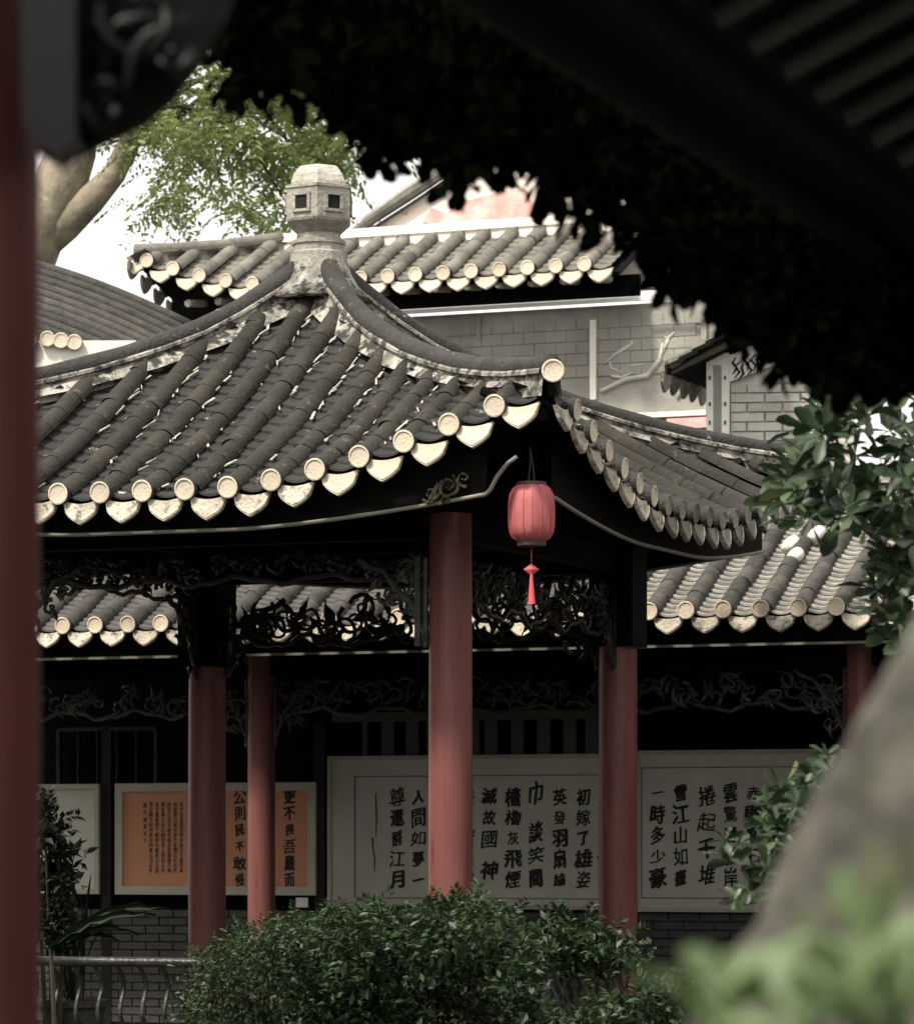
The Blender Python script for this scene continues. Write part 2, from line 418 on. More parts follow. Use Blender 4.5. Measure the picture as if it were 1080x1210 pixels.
def merged(items):
    """items: (mesh, matrix) -> MB"""
    mb = MB()
    cache = {}
    for me, mt in items:
        if me.name not in cache:
            cache[me.name] = ([v.co.copy() for v in me.vertices], [tuple(p.vertices) for p in me.polygons])
        vs, fs = cache[me.name]
        mb.add([mt @ v for v in vs], fs)
    return mb

def roof_face(root, T, S, zf, elen, r, ln, me_b, me_d, me_h, me_p, indiv=True, pan_indiv=None, lump_m=None, pan_step=.12, rg=rnd, lumps=0,
              drip_pick=None, tilt=12, disc_pick=None, ends=True):
    """T: matrix from face frame (s across, e inward, z) to root frame; S: row positions; zf(s,e); elen(s): row length"""
    rest_b, rest_p, lump_items = [], [], MB()
    for s in S:
        L = elen(s)
        e = 0.0; first = True
        while e < L - .03:
            p = Vector((s, e, zf(s,e))); q = Vector((s, e+.05, zf(s,e+.05)))
            tx = (q-p).normalized()
            p2 = p + Vector((0,0,.012))
            mt = T @ frame_at(p2 + Vector((rg.uniform(-.004,.004)+.007*math.sin(e*2.3+s*7),0,rg.uniform(-.003,.004))), tx) @ Matrix.Rotation(rg.uniform(-.018,.018),4,'Z')
            if e + ln*tx.y > L+.05:
                mt = mt @ Matrix.Diagonal((max(.2,(L-e)/(ln*tx.y)),1,1,1))
            if indiv: link('barrel_tile', me_b, root, mt)
            else: rest_b.append((me_b, mt))
            if first and ends:
                me = me_d if disc_pick is None else disc_pick(s)
                link('round_tile_end', me, root, T @ frame_at(p2 + Vector((0,-.045,.006)), Vector((0,1,rg.uniform(.02,.12)))))
            first = False
            e += ln*tx.y
    # channels
    Sc = sorted(S); mids = [(a+b)/2 for a, b in zip(Sc[:-1], Sc[1:])]
    sp = Sc[1]-Sc[0]
    for s in [Sc[0]-sp/2] + mids + [Sc[-1]+sp/2]:
        L = elen(s)
        if L < .02: L = .05
        e = 0.0
        if ends:
            me = me_h if drip_pick is None else drip_pick(s)
            link('drip_tile', me, root, T @ frame_at(Vector((s, -.010, zf(s,0)-.022)), Vector((0,1,-math.tan(R(tilt))+rg.uniform(-.05,.05)))) @ Matrix.Rotation(rg.uniform(-.04,.04),4,'X'))
        ind = pan_indiv is not None and pan_indiv(s)
        while e < L:
            p = Vector((s, e, zf(s,e))); q = Vector((s, e+.05, zf(s,e+.05)))
            tx = (q-p).normalized(); mt = T @ frame_at(p, tx)
            if ind: link('pan_tile', me_p, root, mt)
            else: rest_p.append((me_p, mt))
            for _ in range(lumps):
                if rg.random() < .40*(.3+e/max(L,.3))*(.3+1.3*(.5+.5*math.sin(s*5.1+e*3.3))):
                    ls = s - sp*.5 + r*1.0 + rg.uniform(-.004,.018)
                    le = e + rg.uniform(0, pan_step)
                    sz = rg.uniform(.008,.03)
                    lump_items.box((0,0,0), (sz*rg.uniform(1.2,6), sz*rg.uniform(.3,.75), sz*.28), mtx=T @ frame_at(Vector((ls, le, zf(ls,le)+.018)), tx) @ Matrix.Rotation(rg.uniform(-.5,.5),4,'Z'))
            e += pan_step*tx.y
    if rest_b: mb = merged(rest_b); o = mb.build('barrel_tile_rows', me_b.materials[0], root, kind='stuff'); autosmooth(o.data, 50)
    if rest_p: mb = merged(rest_p); o = mb.build('pan_tile_rows', me_p.materials[0], root, kind='stuff'); autosmooth(o.data, 40)
    if lump_items.n: lump_items.build('mortar_crumbs', M['lump'], root, kind='stuff')

def ridge(root, path, wd, h, rr, m_top, m_side, name='hip_ridge', end_disc=None):
    """a mortared ridge wall with a round tile cap along path (surface points)"""
    mb = MB(); P = []
    for i, p in enumerate(path):
        p = Vector(p); t = Vector(path[min(i+1,len(path)-1)]) - Vector(path[max(i-1,0)]); t.z = 0; t.normalize()
        b = Vector((t.y, -t.x, 0)); j = .006*math.sin(i*1.7)
        P.append([p + b*(wd*.62+j) + Vector((0,0,-.06)), p + b*(wd*.5+j) + Vector((0,0,h*.55)), p + b*wd*.72 + Vector((0,0,h*.6)), p + b*wd*.72 + Vector((0,0,h*.78)), p + b*wd*.5 + Vector((0,0,h)),
                  p - b*wd*.5 + Vector((0,0,h)), p - b*wd*.72 + Vector((0,0,h*.78)), p - b*wd*.72 + Vector((0,0,h*.6)), p - b*(wd*.5-j) + Vector((0,0,h*.55)), p - b*(wd*.62-j) + Vector((0,0,-.06))])
    mb.grid(P)
    o = mb.build(name, m_side, root)
    cap = MB(); cap.tube([Vector(p)+Vector((0,0,h+.0)) for p in path], [rr*(1+.05*math.sin(i*2.3)) for i in range(len(path))], 12)
    c = cap.build('ridge_cap', m_top, o, smooth=True)
    return o

# ------------------------------------------------------------ ground
g = MB(); g.grid([[(-300,-40,0),(300,-40,0)],[(-300,900,0),(300,900,0)]]); g.build('ground', M['ground'], kind='structure')
TH = R(21.54)
cs, sn = math.cos(TH), math.sin(TH)

# ------------------------------------------------------------ the pavilion
OX, OY, CC, H = -.8715, 23.178, 1.482, 2.44
pav = thing('pavilion', 'open square garden pavilion with curved grey tiled roof, stone finial and red columns', 'pavilion', (OX, OY, 0), -TH)
def zlift(s): 
    d = H - abs(s); return .5*max(0, 1-d/1.95)**1.5
def zf_p(s, e): return EYE + 2.0 + .46*e + .065*e*e + zlift(s)
RT = .066
b_me = barrel_mesh('barrel_tile', RT, .215, M['tile'])
d_me = disc_mesh('round_tile_end', RT*.97, M['disc'])
h_me = drip_mesh('drip_tile', .235, .145, M['drip'])
h_me2 = drip_mesh('drip_tile_clean', .235, .145, M['disc'])
h_dk = drip_mesh('drip_tile_mottled', .225, .15, M['drip_dark'])
d_dk = disc_mesh('round_tile_end_mottled', RT, M['drip_dark'])
p_me = pan_mesh('pan_tile', .19, .12, M['pan'])
rows = [-H+.3+i*(2*H-.6)/16 for i in range(17)]
for k in range(4):
    T = Matrix.Rotation(k*math.pi/2, 4, 'Z') @ Matrix.Translation((0, -H, 0))
    roof_face(pav, T, rows, zf_p, lambda s: max(.06, H-abs(s)-.05), RT, .215, b_me, d_me, h_me, p_me, indiv=k in (0,1), lumps=2 if k < 2 else 0,
              drip_pick=(lambda s: h_me2 if s > 1.0 else h_me) if k == 0 else (lambda s: h_dk if s > -.6 else h_me) if k == 1 else None,
              disc_pick=(lambda s: d_dk if s > -.8 else d_me) if k == 1 else None)
    # boards under the tiles
    bm_ = MB(); P = []
    for e in [x*.2 for x in range(0, 13)]:
        e = min(e, H); row = []
        for j in range(25):
            s = (-1+2*j/24)*(H-.02-e*.99); row.append(T @ Vector((s, e+.02, zf_p(s, e)-.045)))
        P.append(row)
    bm_.grid(P)
    o = bm_.build('roof_board', M['black'], pav)
    sol = o.modifiers.new('solid', 'SOLIDIFY'); sol.thickness = .03; sol.offset = -1
    # fascia and pale strip
    fb = MB(); P = []; st = []
    for j in range(41):
        s = (-1+2*j/40)*(H-.42)
        zb = EYE + 1.80 + .42*zlift(s)
        y = .14
        P.append([T @ Vector((s, y, zf_p(s, y)-.05)), T @ Vector((s, y, zb)), T @ Vector((s, y+.03, zb)), T @ Vector((s, y+.03, zf_p(s,y)-.05))])
        st.append((s, y-.012, zb-.004))
    fb.grid(P); fb.build('fascia_board', M['black'], pav)
    for sg in ((-1, 1) if k == 0 else ()):
        s0 = sg*(H-.42); z0 = EYE+1.80+.42*zlift(s0)
        tail = [(s0+sg*.03, .12, z0+.02), (s0+sg*.07, .12, z0+.09), (s0+sg*.14, .10, z0+.16), (s0+sg*.2, .08, z0+.19)]
        st = (tail[::-1] + st) if sg < 0 else (st + tail)
    sm = MB(); sm.tube([T @ Vector(p) for p in st], .013, 6); sm.build('edge_strip', M['strip'], pav, smooth=True)
    # rafters seen from below
    for s in [x*.24 for x in range(-9, 10)]:
        rf = MB(); L = H-abs(s)
        rf.tube([T @ Vector((s, e, zf_p(s, e)-.105)) for e in (.18, max(.3, min(.6,L)), max(.4, min(1.0, L)), max(.5, L))], .028, 6)
        rf.build('rafter', M['black'], pav)
    # beams and frieze on the column line
    bb = MB()
    bb.box((0,0,0), (2*CC-.2, .11, .16), mtx=Matrix.Rotation(k*math.pi/2,4,'Z') @ Matrix.Translation((0, -CC, EYE+1.86)))
    bb.box((0,0,0), (2*CC+1.0, .09, .12), mtx=Matrix.Rotation(k*math.pi/2,4,'Z') @ Matrix.Translation((0, -CC, EYE+2.02 + (.004 if k%2 else 0))))
    bb.build('beam', M['black'], pav)
    rg = random.Random(40+k)
    fz = frieze(2*CC-.26, 0, (.22,.36,.36,.17)[k], rg, (8,11,12,8)[k], (.016,.017,.017,.014)[k])
    o = fz.build('carved_frieze', M['carve'], pav)
    o.matrix_basis = Matrix.Rotation(k*math.pi/2,4,'Z') @ Matrix.Translation((-CC+.13, -CC, EYE+(1.76,1.70,1.70,1.80)[k]))
    for sg in (-1, 1):
        br = bracket(.42, .52, rg, -sg, .018)
        o = br.build('corner_bracket', M['palecarve' if k == 0 else 'carve'], pav)
        o.matrix_basis = Matrix.Rotation(k*math.pi/2,4,'Z') @ Matrix.Translation((sg*(CC-.15), -CC-.02, EYE+1.67))
    # bench back: S-curved balusters and rail between the columns (sides facing the garden)
    if k in (0, 1, 2):
        rl = MB(); rl.tube([Matrix.Rotation(k*math.pi/2,3,'Z') @ Vector((x_, -CC-.165, .86)) for x_ in (-CC+.05, -.7, .7, CC-.05)], .03, 10)
        rl.build('bench_rail', M['sleeve'], pav, smooth=True)
        se = MB(); se.box((0,0,0), (2*CC-.27, .32, .05), mtx=Matrix.Rotation(k*math.pi/2,4,'Z') @ Matrix.Translation((0, -CC+.06, .42)))
        se.box((0,0,0), (2*CC-.27, .05, .26), mtx=Matrix.Rotation(k*math.pi/2,4,'Z') @ Matrix.Translation((0, -CC-.03, .266)))
        se.build('bench_seat', M['black'], pav)
        n = 19
        for i in range(n):
            x = -CC+.16+(2*CC-.32)*i/(n-1)
            bl = MB(); pts = []
            for q in range(9):
                t = q/8; pts.append((x, -CC-.03-.135*t-.06*math.sin(2*math.pi*t), .44+.40*t))
            bl.tube([Matrix.Rotation(k*math.pi/2,3,'Z') @ Vector(p) for p in pts], .014, 6)
            bl.build('baluster', M['palecarve'], pav, smooth=True)
FZ0 = EYE + 3.70
# hip ridges
for k in range(4):
    Rz = Matrix.Rotation(k*math.pi/2, 3, 'Z'); path = []
    for i in range(15):
        q = .015 + (1.005-.015)*i/14; e = H*(1-q)
        z = EYE + 2.0 + .46*e + .065*e*e + .5*max(0, 1-e/1.95)**1.5
        path.append(Rz @ Vector((H*q, -H*q, z + .01)))
    path = [p + Vector((0,0,.10*max(0, 1-(i/14)/.22)**2)) for i, p in enumerate(path)]
    rg_o = ridge(pav, path, .10, .105, .066, M['ridge'], M['mortar'])
    e1 = path[-1] + Vector((0,0,.075)); dirn = (path[-1]-path[-2]); dirn.z = 0
    # round tile end that closes the ridge, turned towards the garden
    link('ridge_end_tile', d_me, rg_o, frame_at(e1 + dirn.normalized()*.03, Rz @ Vector((-.35,.93,.05))))
    # plaster skirt either side of the ridge where the rows die into it
    for sg in (-1, 1):
        sk = MB(); P = []
        for i in range(13):
            q = .08 + .84*i/12; e = H*(1-q); wv = .055 + .12*(1-q) + .012*math.sin(i*2.9+k)
            a = Vector((H*q, -H*q, zf_p(H*q, e) + .09))
            off = Vector((-wv-.04, 0, 0)) if sg < 0 else Vector((0, wv+.04, 0))
            bpt = a + off; bpt.z = zf_p(max(abs(bpt.x) if sg < 0 else abs(bpt.y), 0), H - (abs(bpt.y) if sg < 0 else abs(bpt.x))) + .045
            bpt.z = a.z - .07
            P.append([Rz @ a, Rz @ (a*.5+bpt*.5+Vector((0,0,.012))), Rz @ bpt])
        sk.grid(P); sk.build('ridge_mortar', M['mortar2'], pav, smooth=True)
ap = MB(); ap.lathe([(.34,-.26),(.25,-.17),(.205,-.09),(.185,-.03),(.17,.0)], 16, (0,0,FZ0)); ap.build('apex_mortar', M['mortar'], pav, smooth=True)
# corner (angle) rafters
for k in range(4):
    Rz = Matrix.Rotation(k*math.pi/2, 3, 'Z'); cr = MB(); pts = []
    for q in (.5,.65,.8,.9,.975):
        e = H*(1-q); z = EYE + 2.0 + .46*e + .065*e*e + .5*max(0, 1-e/1.95)**1.5
        pts.append(Rz @ Vector((H*q, -H*q, z - .14)))
    cr.tube(pts, [.06,.06,.055,.05,.04], 8); cr.build('corner_rafter', M['black'], pav)
vp = MB(); vp.box((CC-.19,-CC-.02,EYE+1.42), (.035,.05,.52)); vp.build('bracket_post', M['palecarve'], pav)
# ochre openwork behind the edge strip near the front corner
oc = MB(); rg = random.Random(5)
for i, (a, b, r_) in enumerate(((0,.02,.05),(.11,.06,.06),(.20,.10,.045),(.09,-.02,.03))):
    scroll(oc, 1.50+a, 1.90+EYE+b, r_, 1.2, rg.uniform(0,6), rg.choice((-1,1)), 0, 0, .010)
for i in range(4):
    a = rg.uniform(0,.2); leafcurve(oc, (1.46+a,0,1.86+EYE+a*.4), (1.52+a,0,1.98+EYE+a*.4), rg.uniform(-.5,.5), .009)
o = oc.build('ochre_spandrel', M['gilt'], pav); o.matrix_basis = Matrix.Translation((.20, -H+.10, .03))
# columns
for sx, sy in ((1,-1),(1,1),(-1,1),(-1,-1)):
    cm = MB(); cm.lathe([(.128,0),(.128,1.6),(.126,2.6),(.122,EYE+2.0)], 32); me = cm.mesh('column', M['red']); autosmooth(me)
    c = link('column', me, pav, Matrix.Translation((sx*CC, sy*CC, .22)))
    c.matrix_basis = Matrix.Translation((sx*CC, sy*CC, .15)) @ Matrix.Diagonal((1,1,(EYE+1.92-.15)/(EYE+2.0),1))
    pm = MB(); pm.lathe([(.19,0),(.2,.05),(.2,.12),(.16,.17),(.135,.17)], 32, (sx*CC, sy*CC, .13)); o = pm.build('column_base', M['stone'], pav); autosmooth(o.data)
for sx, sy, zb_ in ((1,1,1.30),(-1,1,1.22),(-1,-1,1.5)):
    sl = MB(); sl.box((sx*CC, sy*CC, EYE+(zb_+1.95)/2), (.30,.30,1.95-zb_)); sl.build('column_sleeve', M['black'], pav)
fl = MB(); fl.box((0,0,.065), (2*CC+.9, 2*CC+.9, .13)); fl.build('floor_slab', M['paving'], pav)
# finial
FZ = EYE + 3.70
PH = R(-90) + TH
fm = MB(); fm.lathe([(.19,-.07),(.18,0),(.178,.035),(.162,.045),(.162,.085),(.172,.09),(.172,.115),(.14,.12),(.14,.155)], 12, (0,0,FZ), PH); fm.build('finial_base', M['stone'], pav)
bd = MB(); bd.lathe([(.14,.155),(.165,.175),(.222,.225),(.228,.24),(.228,.425),(.236,.43),(.236,.448),(.2,.455)], 6, (0,0,FZ), PH); body = bd.build('finial_body', M['stone'], pav)
for q in range(6):
    a = PH + (q+.5)*math.pi/3; rr = .228*math.cos(math.pi/6)
    mt = Matrix.Rotation(a, 4, 'Z') @ Matrix.Translation((rr, 0, FZ+.335))
    hm = MB(); hm.box((0,0,0), (.006, .085, .085), mtx=mt); hm.build('finial_opening', M['hole'], body)
    fr = MB()
    for yy, zz, dy, dz in ((0,.052,.13,.018),(0,-.052,.13,.018),(.054,0,.020,.1),(-.054,0,.020,.1)):
        fr.box((0,0,0), (.022, dy, dz), mtx=mt @ Matrix.Translation((.002,yy,zz)))
    fr.build('opening_frame', M['stone'], body)
dm = MB(); dm.lathe([(.195,.455),(.195,.475),(.178,.52),(.145,.565),(.125,.582),(.04,.59)], 6, (0,0,FZ), PH); dm.build('finial_dome', M['stonel'], pav)

# ------------------------------------------------------------ lantern
lp = at(628, 646, 20.35)
ln_ = thing('lantern', 'pink red cloth lantern with tassel hanging under the pavilion eave corner', 'lantern', lp)
px = 20.35/F
lm = MB(); prof = [(16,6),(22,10),(25.5,16),(27,24),(27.5,38),(27,52),(25.5,62),(22,69),(17,73)]
seg = 80; vs_ = []
for r_, z_ in prof:
    for k in range(seg):
        a = 2*math.pi*k/seg; rr = r_*(1 - .045*abs(math.sin(4*a)))
        vs_.append((rr*px*math.cos(a), rr*px*math.sin(a), z_*px))
lm.add(vs_, [(i*seg+k, i*seg+(k+1)%seg, (i+1)*seg+(k+1)%seg, (i+1)*seg+k) for i in range(len(prof)-1) for k in range(seg)])
lm.build('lantern_shade', M['lantern'], ln_, smooth=True)
for nm, z_, r_, hh in (('top_ring', 71, 17.5, 5.5), ('bottom_ring', 1, 17, 5)):
    t_ = MB(); t_.lathe([(r_*.7*px, z_*px),(r_*px, z_*px),(r_*px,(z_+hh)*px),(r_*.7*px,(z_+hh)*px)], 32); o = t_.build(nm, M['brown'], ln_); autosmooth(o.data)
for q in range(16):
    t_ = MB(); a = q*math.pi/8
    t_.tube([((r_+.25)*px*math.cos(a), (r_+.25)*px*math.sin(a), z_*px) for r_, z_ in prof], .0016, 5); t_.build('rib', M['tassel'], ln_)
t_ = MB(); t_.tube([(0,0,2*px),(0,0,-22*px)], .0025, 5); t_.build('tassel_cord', M['tassel'], ln_)
t_ = MB(); t_.add([(9.5*px,0,-27*px),(-9.5*px,0,-27*px),(0,3*px,-27*px),(0,-3*px,-27*px),(0,0,-20*px),(0,0,-34*px)], [(0,2,4),(2,1,4),(1,3,4),(3,0,4),(2,0,5),(1,2,5),(3,1,5),(0,3,5)]); t_.build('knot', M['tassel'], ln_)
t_ = MB(); t_.tube([(0,0,-32*px),(0,0,-45*px),(0.3*px,0,-68*px)], [1.6*px,2.6*px,4.6*px], 9); t_.build('tassel', M['tassel'], ln_)
t_ = MB(); zc = .56
for dx in (-2.5, 2.5): t_.tube([(dx*px*1.4,0,76*px),(dx*px*.5,0,100*px),(-2*px,0,zc)], .005, 5)
t_.build('hanging_cord', M['cord'], ln_)

# ------------------------------------------------------------ the hall behind (gallery with calligraphy boards)
hp0 = Vector((1.864, 25.3, 0))
hall = thing('gallery_hall', 'long dark gallery hall behind the pavilion with low grey tiled eave', 'hall', hp0, -TH)
HZ = EYE + 1.61
def zf_h(s, e): return HZ + .52*e
hb = barrel_mesh('hall_barrel_tile', .064, .215, M['tile_hall']); hd = disc_mesh('hall_tile_end', .064, M['disc']); hh_ = drip_mesh('hall_drip_tile', .225, .13, M['drip'])
hpn = pan_mesh('hall_pan_tile', .2, .075, M['pan_hall'], .03, M['lip'])
SP = .268
hrows = [-.02 - SP*24 + SP*i for i in range(37)]
HD = 1.75
roof_face(hall, Matrix.Identity(4), hrows, zf_h, lambda s: HD, .064, .215, hb, hd, hh_, hpn, indiv=True, pan_indiv=lambda s: -1.0 < s < 1.55, pan_step=.078, lumps=0, tilt=16)
x0, x1 = hrows[0]-.2, hrows[-1]+.2; xm = (x0+x1)/2; xl = x1-x0
mb = MB(); mb.add([(x0,.03,zf_h(0,.0)-.03),(x1,.03,zf_h(0,0)-.03),(x1,HD+.1,zf_h(0,HD)-.03),(x0,HD+.1,zf_h(0,HD)-.03),(x0,2*HD+1.6,zf_h(0,0)-.03),(x1,2*HD+1.6,zf_h(0,0)-.03)], [(0,1,2,3),(3,2,5,4)])
o = mb.build('roof_board', M['black'], hall); o.modifiers.new('s','SOLIDIFY').thickness = .04
ridge(hall, [(x0+i*xl/20, HD+.08, zf_h(0,HD)) for i in range(21)], .12, .2, .06, M['ridge'], M['mortar'], 'roof_ridge')
mb = MB(); mb.box((xm,.16,HZ-.10), (xl,.03,.2)); mb.build('fascia_board', M['black'], hall)
mb = MB(); mb.box((xm,.135,HZ-.218), (xl,.02,.018)); mb.build('edge_strip', M['strip'], hall)
# loose white pieces of a fallen mortar ridge across the rows at the right
for (px_, py_, ln2, rz_) in ((888,652,.13,.9),(912,634,.13,.9),(903,672,.10,.5)):
    s_ = (px_-860)/164.; yy = 1.0 if py_ < 640 else .85 if py_<660 else .68
    mb = MB(); mb.tube([(0,0,0),(ln2*.5,0,.008),(ln2,0,.01)], [.05,.052,.048], 10)
    o = mb.build('mortar_cap', M['white'], hall, smooth=True); o.matrix_basis = frame_at(Vector((s_, yy, zf_h(0,yy)+.05)), Vector((.25,1,.5)))
CI = .72   # column line inset
for s_ in (-4.05+.0, 1.18, -9.0+2.3, 4.2):
    pass
def s_of(px_, ins):
    """position along the hall for a direction px at inset ins"""
    k = (px_-540)/F
    # point = hp0 + s*(cs,-sn) + ins*(sn,cs)
    ax, ay = hp0.x + ins*sn, hp0.y + ins*cs
    return (k*ay - ax)/(cs + k*sn)
for px_ in (309, 1017, -60):
    s_ = s_of(px_, CI)
    cm = MB(); cm.lathe([(.103,0),(.103,HZ-.25)], 28, (s_, CI, .15)); o = cm.build('column', M['red'], hall); autosmooth(o.data)
    pm = MB(); pm.lathe([(.15,.0),(.16,.04),(.16,.1),(.12,.14)], 28, (s_, CI, .13)); o = pm.build('column_base', M['stone'], hall); autosmooth(o.data)
cols_s = [s_of(-60,CI), s_of(309,CI), s_of(1017,CI)]
mb = MB(); mb.box((xm, CI, HZ-.27), (xl, .1, .16)); mb.build('front_beam', M['black'], hall)
for i, (a, b) in enumerate(((cols_s[0], cols_s[1]), (cols_s[1], cols_s[2]))):
    rg = random.Random(90+i); Lz = b-a-.26
    fz = frieze(Lz, 0, .30, rg, 10, .014); o = fz.build('carved_frieze', M['palecarve'], hall); o.matrix_basis = Matrix.Translation((a+.13, CI, HZ-.36))
    for sg, s0 in ((1, a+.115), (-1, b-.115)):
        br = bracket(.36, .50, rg, sg, .014); o = br.build('corner_bracket', M['palecarve'], hall); o.matrix_basis = Matrix.Translation((s0, CI-.01, HZ-.37))
WI = 1.8
# wall, ceiling, floor of the gallery
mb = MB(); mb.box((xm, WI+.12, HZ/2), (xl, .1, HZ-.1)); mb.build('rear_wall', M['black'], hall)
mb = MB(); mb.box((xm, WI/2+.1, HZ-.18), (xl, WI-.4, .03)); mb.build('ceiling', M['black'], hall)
mb = MB(); mb.box((xm, WI/2+.0, .07), (xl, WI+.5, .14)); mb.build('floor_slab', M['paving'], hall)
# brick dado
mb = MB(); mb.box((xm, WI+.04, .57), (xl, .06, .9)); mb.build('mortar_bed', M['jointd'], hall)
mb = MB(); rg = random.Random(3)
s_ = s_of(100, WI)
z = .16; r_i = 0
while z < 1.0:
    x = s_of(30, WI) + (.12 if r_i % 2 else 0)
    while x < s_of(1000, WI):
        mb.box((x+.115, WI+.0, z+.028), (.228, .03+rg.uniform(-.003,.003), .054)); x += .24
    z += .064; r_i += 1
mb.build('bricks', M['brickd'], hall, kind='stuff')
# lintel and transom with upright bars
sA, sB = s_of(395, WI), s_of(730, WI)
zz = lambda py, px_: EYE + (YH-py)/F*(hp0.y + WI*cs - s_of(px_,WI)*sn)
mb = MB(); mb.box(((sA+sB)/2, WI-.01, zz(846,560)), (sB-sA, .06, .07)); mb.build('lintel', M['bar'], hall)
for px_ in (432, 459, 488, 512, 536, 560, 581, 612, 643, 674, 700):
    s_ = s_of(px_, WI); mb = MB(); mb.box((s_, WI-.004, zz(872,560)), (.10 if px_>440 else .04, .03, .28)); mb.build('transom_bar', M['bar'], hall)
# window frames at the left
for a, b in ((70,185),):
    a_, b_ = s_of(a,WI), s_of(b,WI); zt = zz(862,120); zb = zz(930,120)
    wf = MB(); wf.box(((a_+b_)/2, WI+.0, zt), (b_-a_, .05, .03)); wf.box((a_, WI, (zt+zb)/2), (.03,.05,zt-zb)); wf.box((b_, WI, (zt+zb)/2), (.03,.05,zt-zb)); wf.build('window_frame', M['sleeve'], hall)
    for q in range(1,5):
        wf = MB(); wf.box((a_+(b_-a_)*q/5, WI+.004, (zt+zb)/2), (.016,.04,zt-zb-.04)); wf.build('window_bar', M['carve'], hall)
for px_ in (379, 127, 1005):
    wf = MB(); wf.box((s_of(px_,WI), WI+.0, 1.3), (.085, .05, 2.4)); wf.build('pilaster', M['carve'], hall)

# calligraphy boards (things that hang on the wall)
def glyphs(text, size, thick=0, seed=1, wob=.05):
    cu = bpy.data.curves.new('t', 'FONT'); cu.body = text; cu.size = size; cu.resolution_u = 2
    cu.align_x = 'CENTER'
    ob = bpy.data.objects.new('t', cu); C.objects.link(ob)
    dg = bpy.context.evaluated_depsgraph_get()
    me = bpy.data.meshes.new_from_object(ob.evaluated_get(dg))
    n = len(me.vertices); co = np.zeros(n*3); me.vertices.foreach_get('co', co); co = co.reshape(-1,3)
    fs = [tuple(p.vertices) for p in me.polygons]
    bpy.data.objects.remove(ob); bpy.data.meshes.remove(me); bpy.data.curves.remove(cu)
    if n:
        c = (co.min(0)+co.max(0))/2; co = co - c
        r = random.Random(seed); p1, p2, p3 = r.uniform(0,6), r.uniform(0,6), r.uniform(0,6)
        k = 5.5/size
        dx = wob*size*(np.sin(co[:,1]*k+p1) + .6*np.sin(co[:,0]*k*1.7+co[:,1]*k+p2))
        dy = wob*size*(np.sin(co[:,0]*k+p3) + .6*np.sin(co[:,1]*k*2.1+p1))
        co[:,1] += co[:,0]*.12 + dy; co[:,0] += dx
        an = r.uniform(-.10,.07); co[:,:2] = co[:,:2] @ np.array([[math.cos(an), math.sin(an)],[-math.sin(an), math.cos(an)]])
        co[:,0] *= r.uniform(.72,1.0); co[:,1] *= r.uniform(.85,1.12)
    return co, fs
def board(name, label, cat, pxa, pxb, zt, zb, paper, rim, cols, size, rimw=.03, tall=0, m_ink='ink'):
    a, b = s_of(pxa, WI-.04), s_of(pxb, WI-.04)
    M0 = hall.matrix_basis @ Matrix.Translation(((a+b)/2, WI-.045, EYE))
    t = thing(name, label, cat); t.matrix_basis = M0
    wd = b-a
    mb = MB(); mb.box((0, .012, (zt+zb)/2), (wd-2*rimw, .02, zt-zb-2*rimw)); mb.build('paper', M[paper], t)
    mb = MB()
    for c_, d_ in (((0,0,zt-rimw/2),(wd,.034,rimw)), ((0,0,zb+rimw/2),(wd,.034,rimw)), ((-wd/2+rimw/2,0,(zt+zb)/2),(rimw,.034,zt-zb-2*rimw)), ((wd/2-rimw/2,0,(zt+zb)/2),(rimw,.034,zt-zb-2*rimw))):
        mb.box(c_, d_)
    mb.build('board_frame', M[rim], t)
    for px_, chars, z0, z1, sz, th0, ink in cols:
        x = s_of(px_, WI-.05) - (a+b)/2; n = len(chars); g_ = MB(); big = sz > .06
        for i, ch in enumerate(chars):
            th = th0*(.45+.95*((i*5+int(px_))%7)/7)
            if ch == ' ': continue
            co, fs = glyphs(ch, sz*(.86+.3*((i*7+int(px_)*3)%10)/10 if big else 1), th, (int(px_)*31+i*17) % 1000, .028 if big else .015)
            if len(co) == 0: continue
            zc = z0 + (z1-z0)*(i+.5)/n
            for q_, (ax_, az_) in enumerate(((0,0),(th,0),(-th,th*.3),(0,-th*.8),(th*.6,th*.7))):
                g_.add([(x+p[0]+ax_, -.0005-.0002*q_, zc+p[1]+az_) for p in co], fs)
            if big: g_.build('brushed_character', M[ink], t); g_ = MB()
        if g_.n: g_.build('small_writing', M[ink], t, kind='stuff')
    return t
def zz2(py, px_): return (YH-py)/F*(hp0.y + (WI-.045)*cs - s_of(px_,WI-.045)*sn)
W_T, W_B = .69, -.478
def col5(px_, chars, y0=930, y1=1052, sz=.136, th=.0055, ink='ink'): return (px_, chars, zz2(y0,px_), zz2(y1,px_), sz, th, ink)
bw = board('calligraphy_board', 'long white calligraphy board with black brush characters behind the middle red column', 'calligraphy board', 388, 742, W_T, W_B, 'paper', 'frame', [
 col5(689,'初嫁了雄姿'), col5(661,'英發羽扇綸'), (633,'巾',zz2(915,633),zz2(960,633),.16,.0065,'ink'), (633,'談笑間',zz2(970,633),zz2(1052,633),.14,.006,'ink'),
 col5(606,'檣櫓灰飛煙'), (578,'滅故國',zz2(928,578),zz2(1005,578),.14,.006,'ink'), (578,'神',zz2(1005,578),zz2(1052,578),.16,.0065,'ink'),
 col5(551,'遊多情應笑'), col5(522,'我早生華髮'), col5(494,'人間如夢一'), col5(469,'尊還酹江月'), col5(716,'公瑾當年喬')], .15)
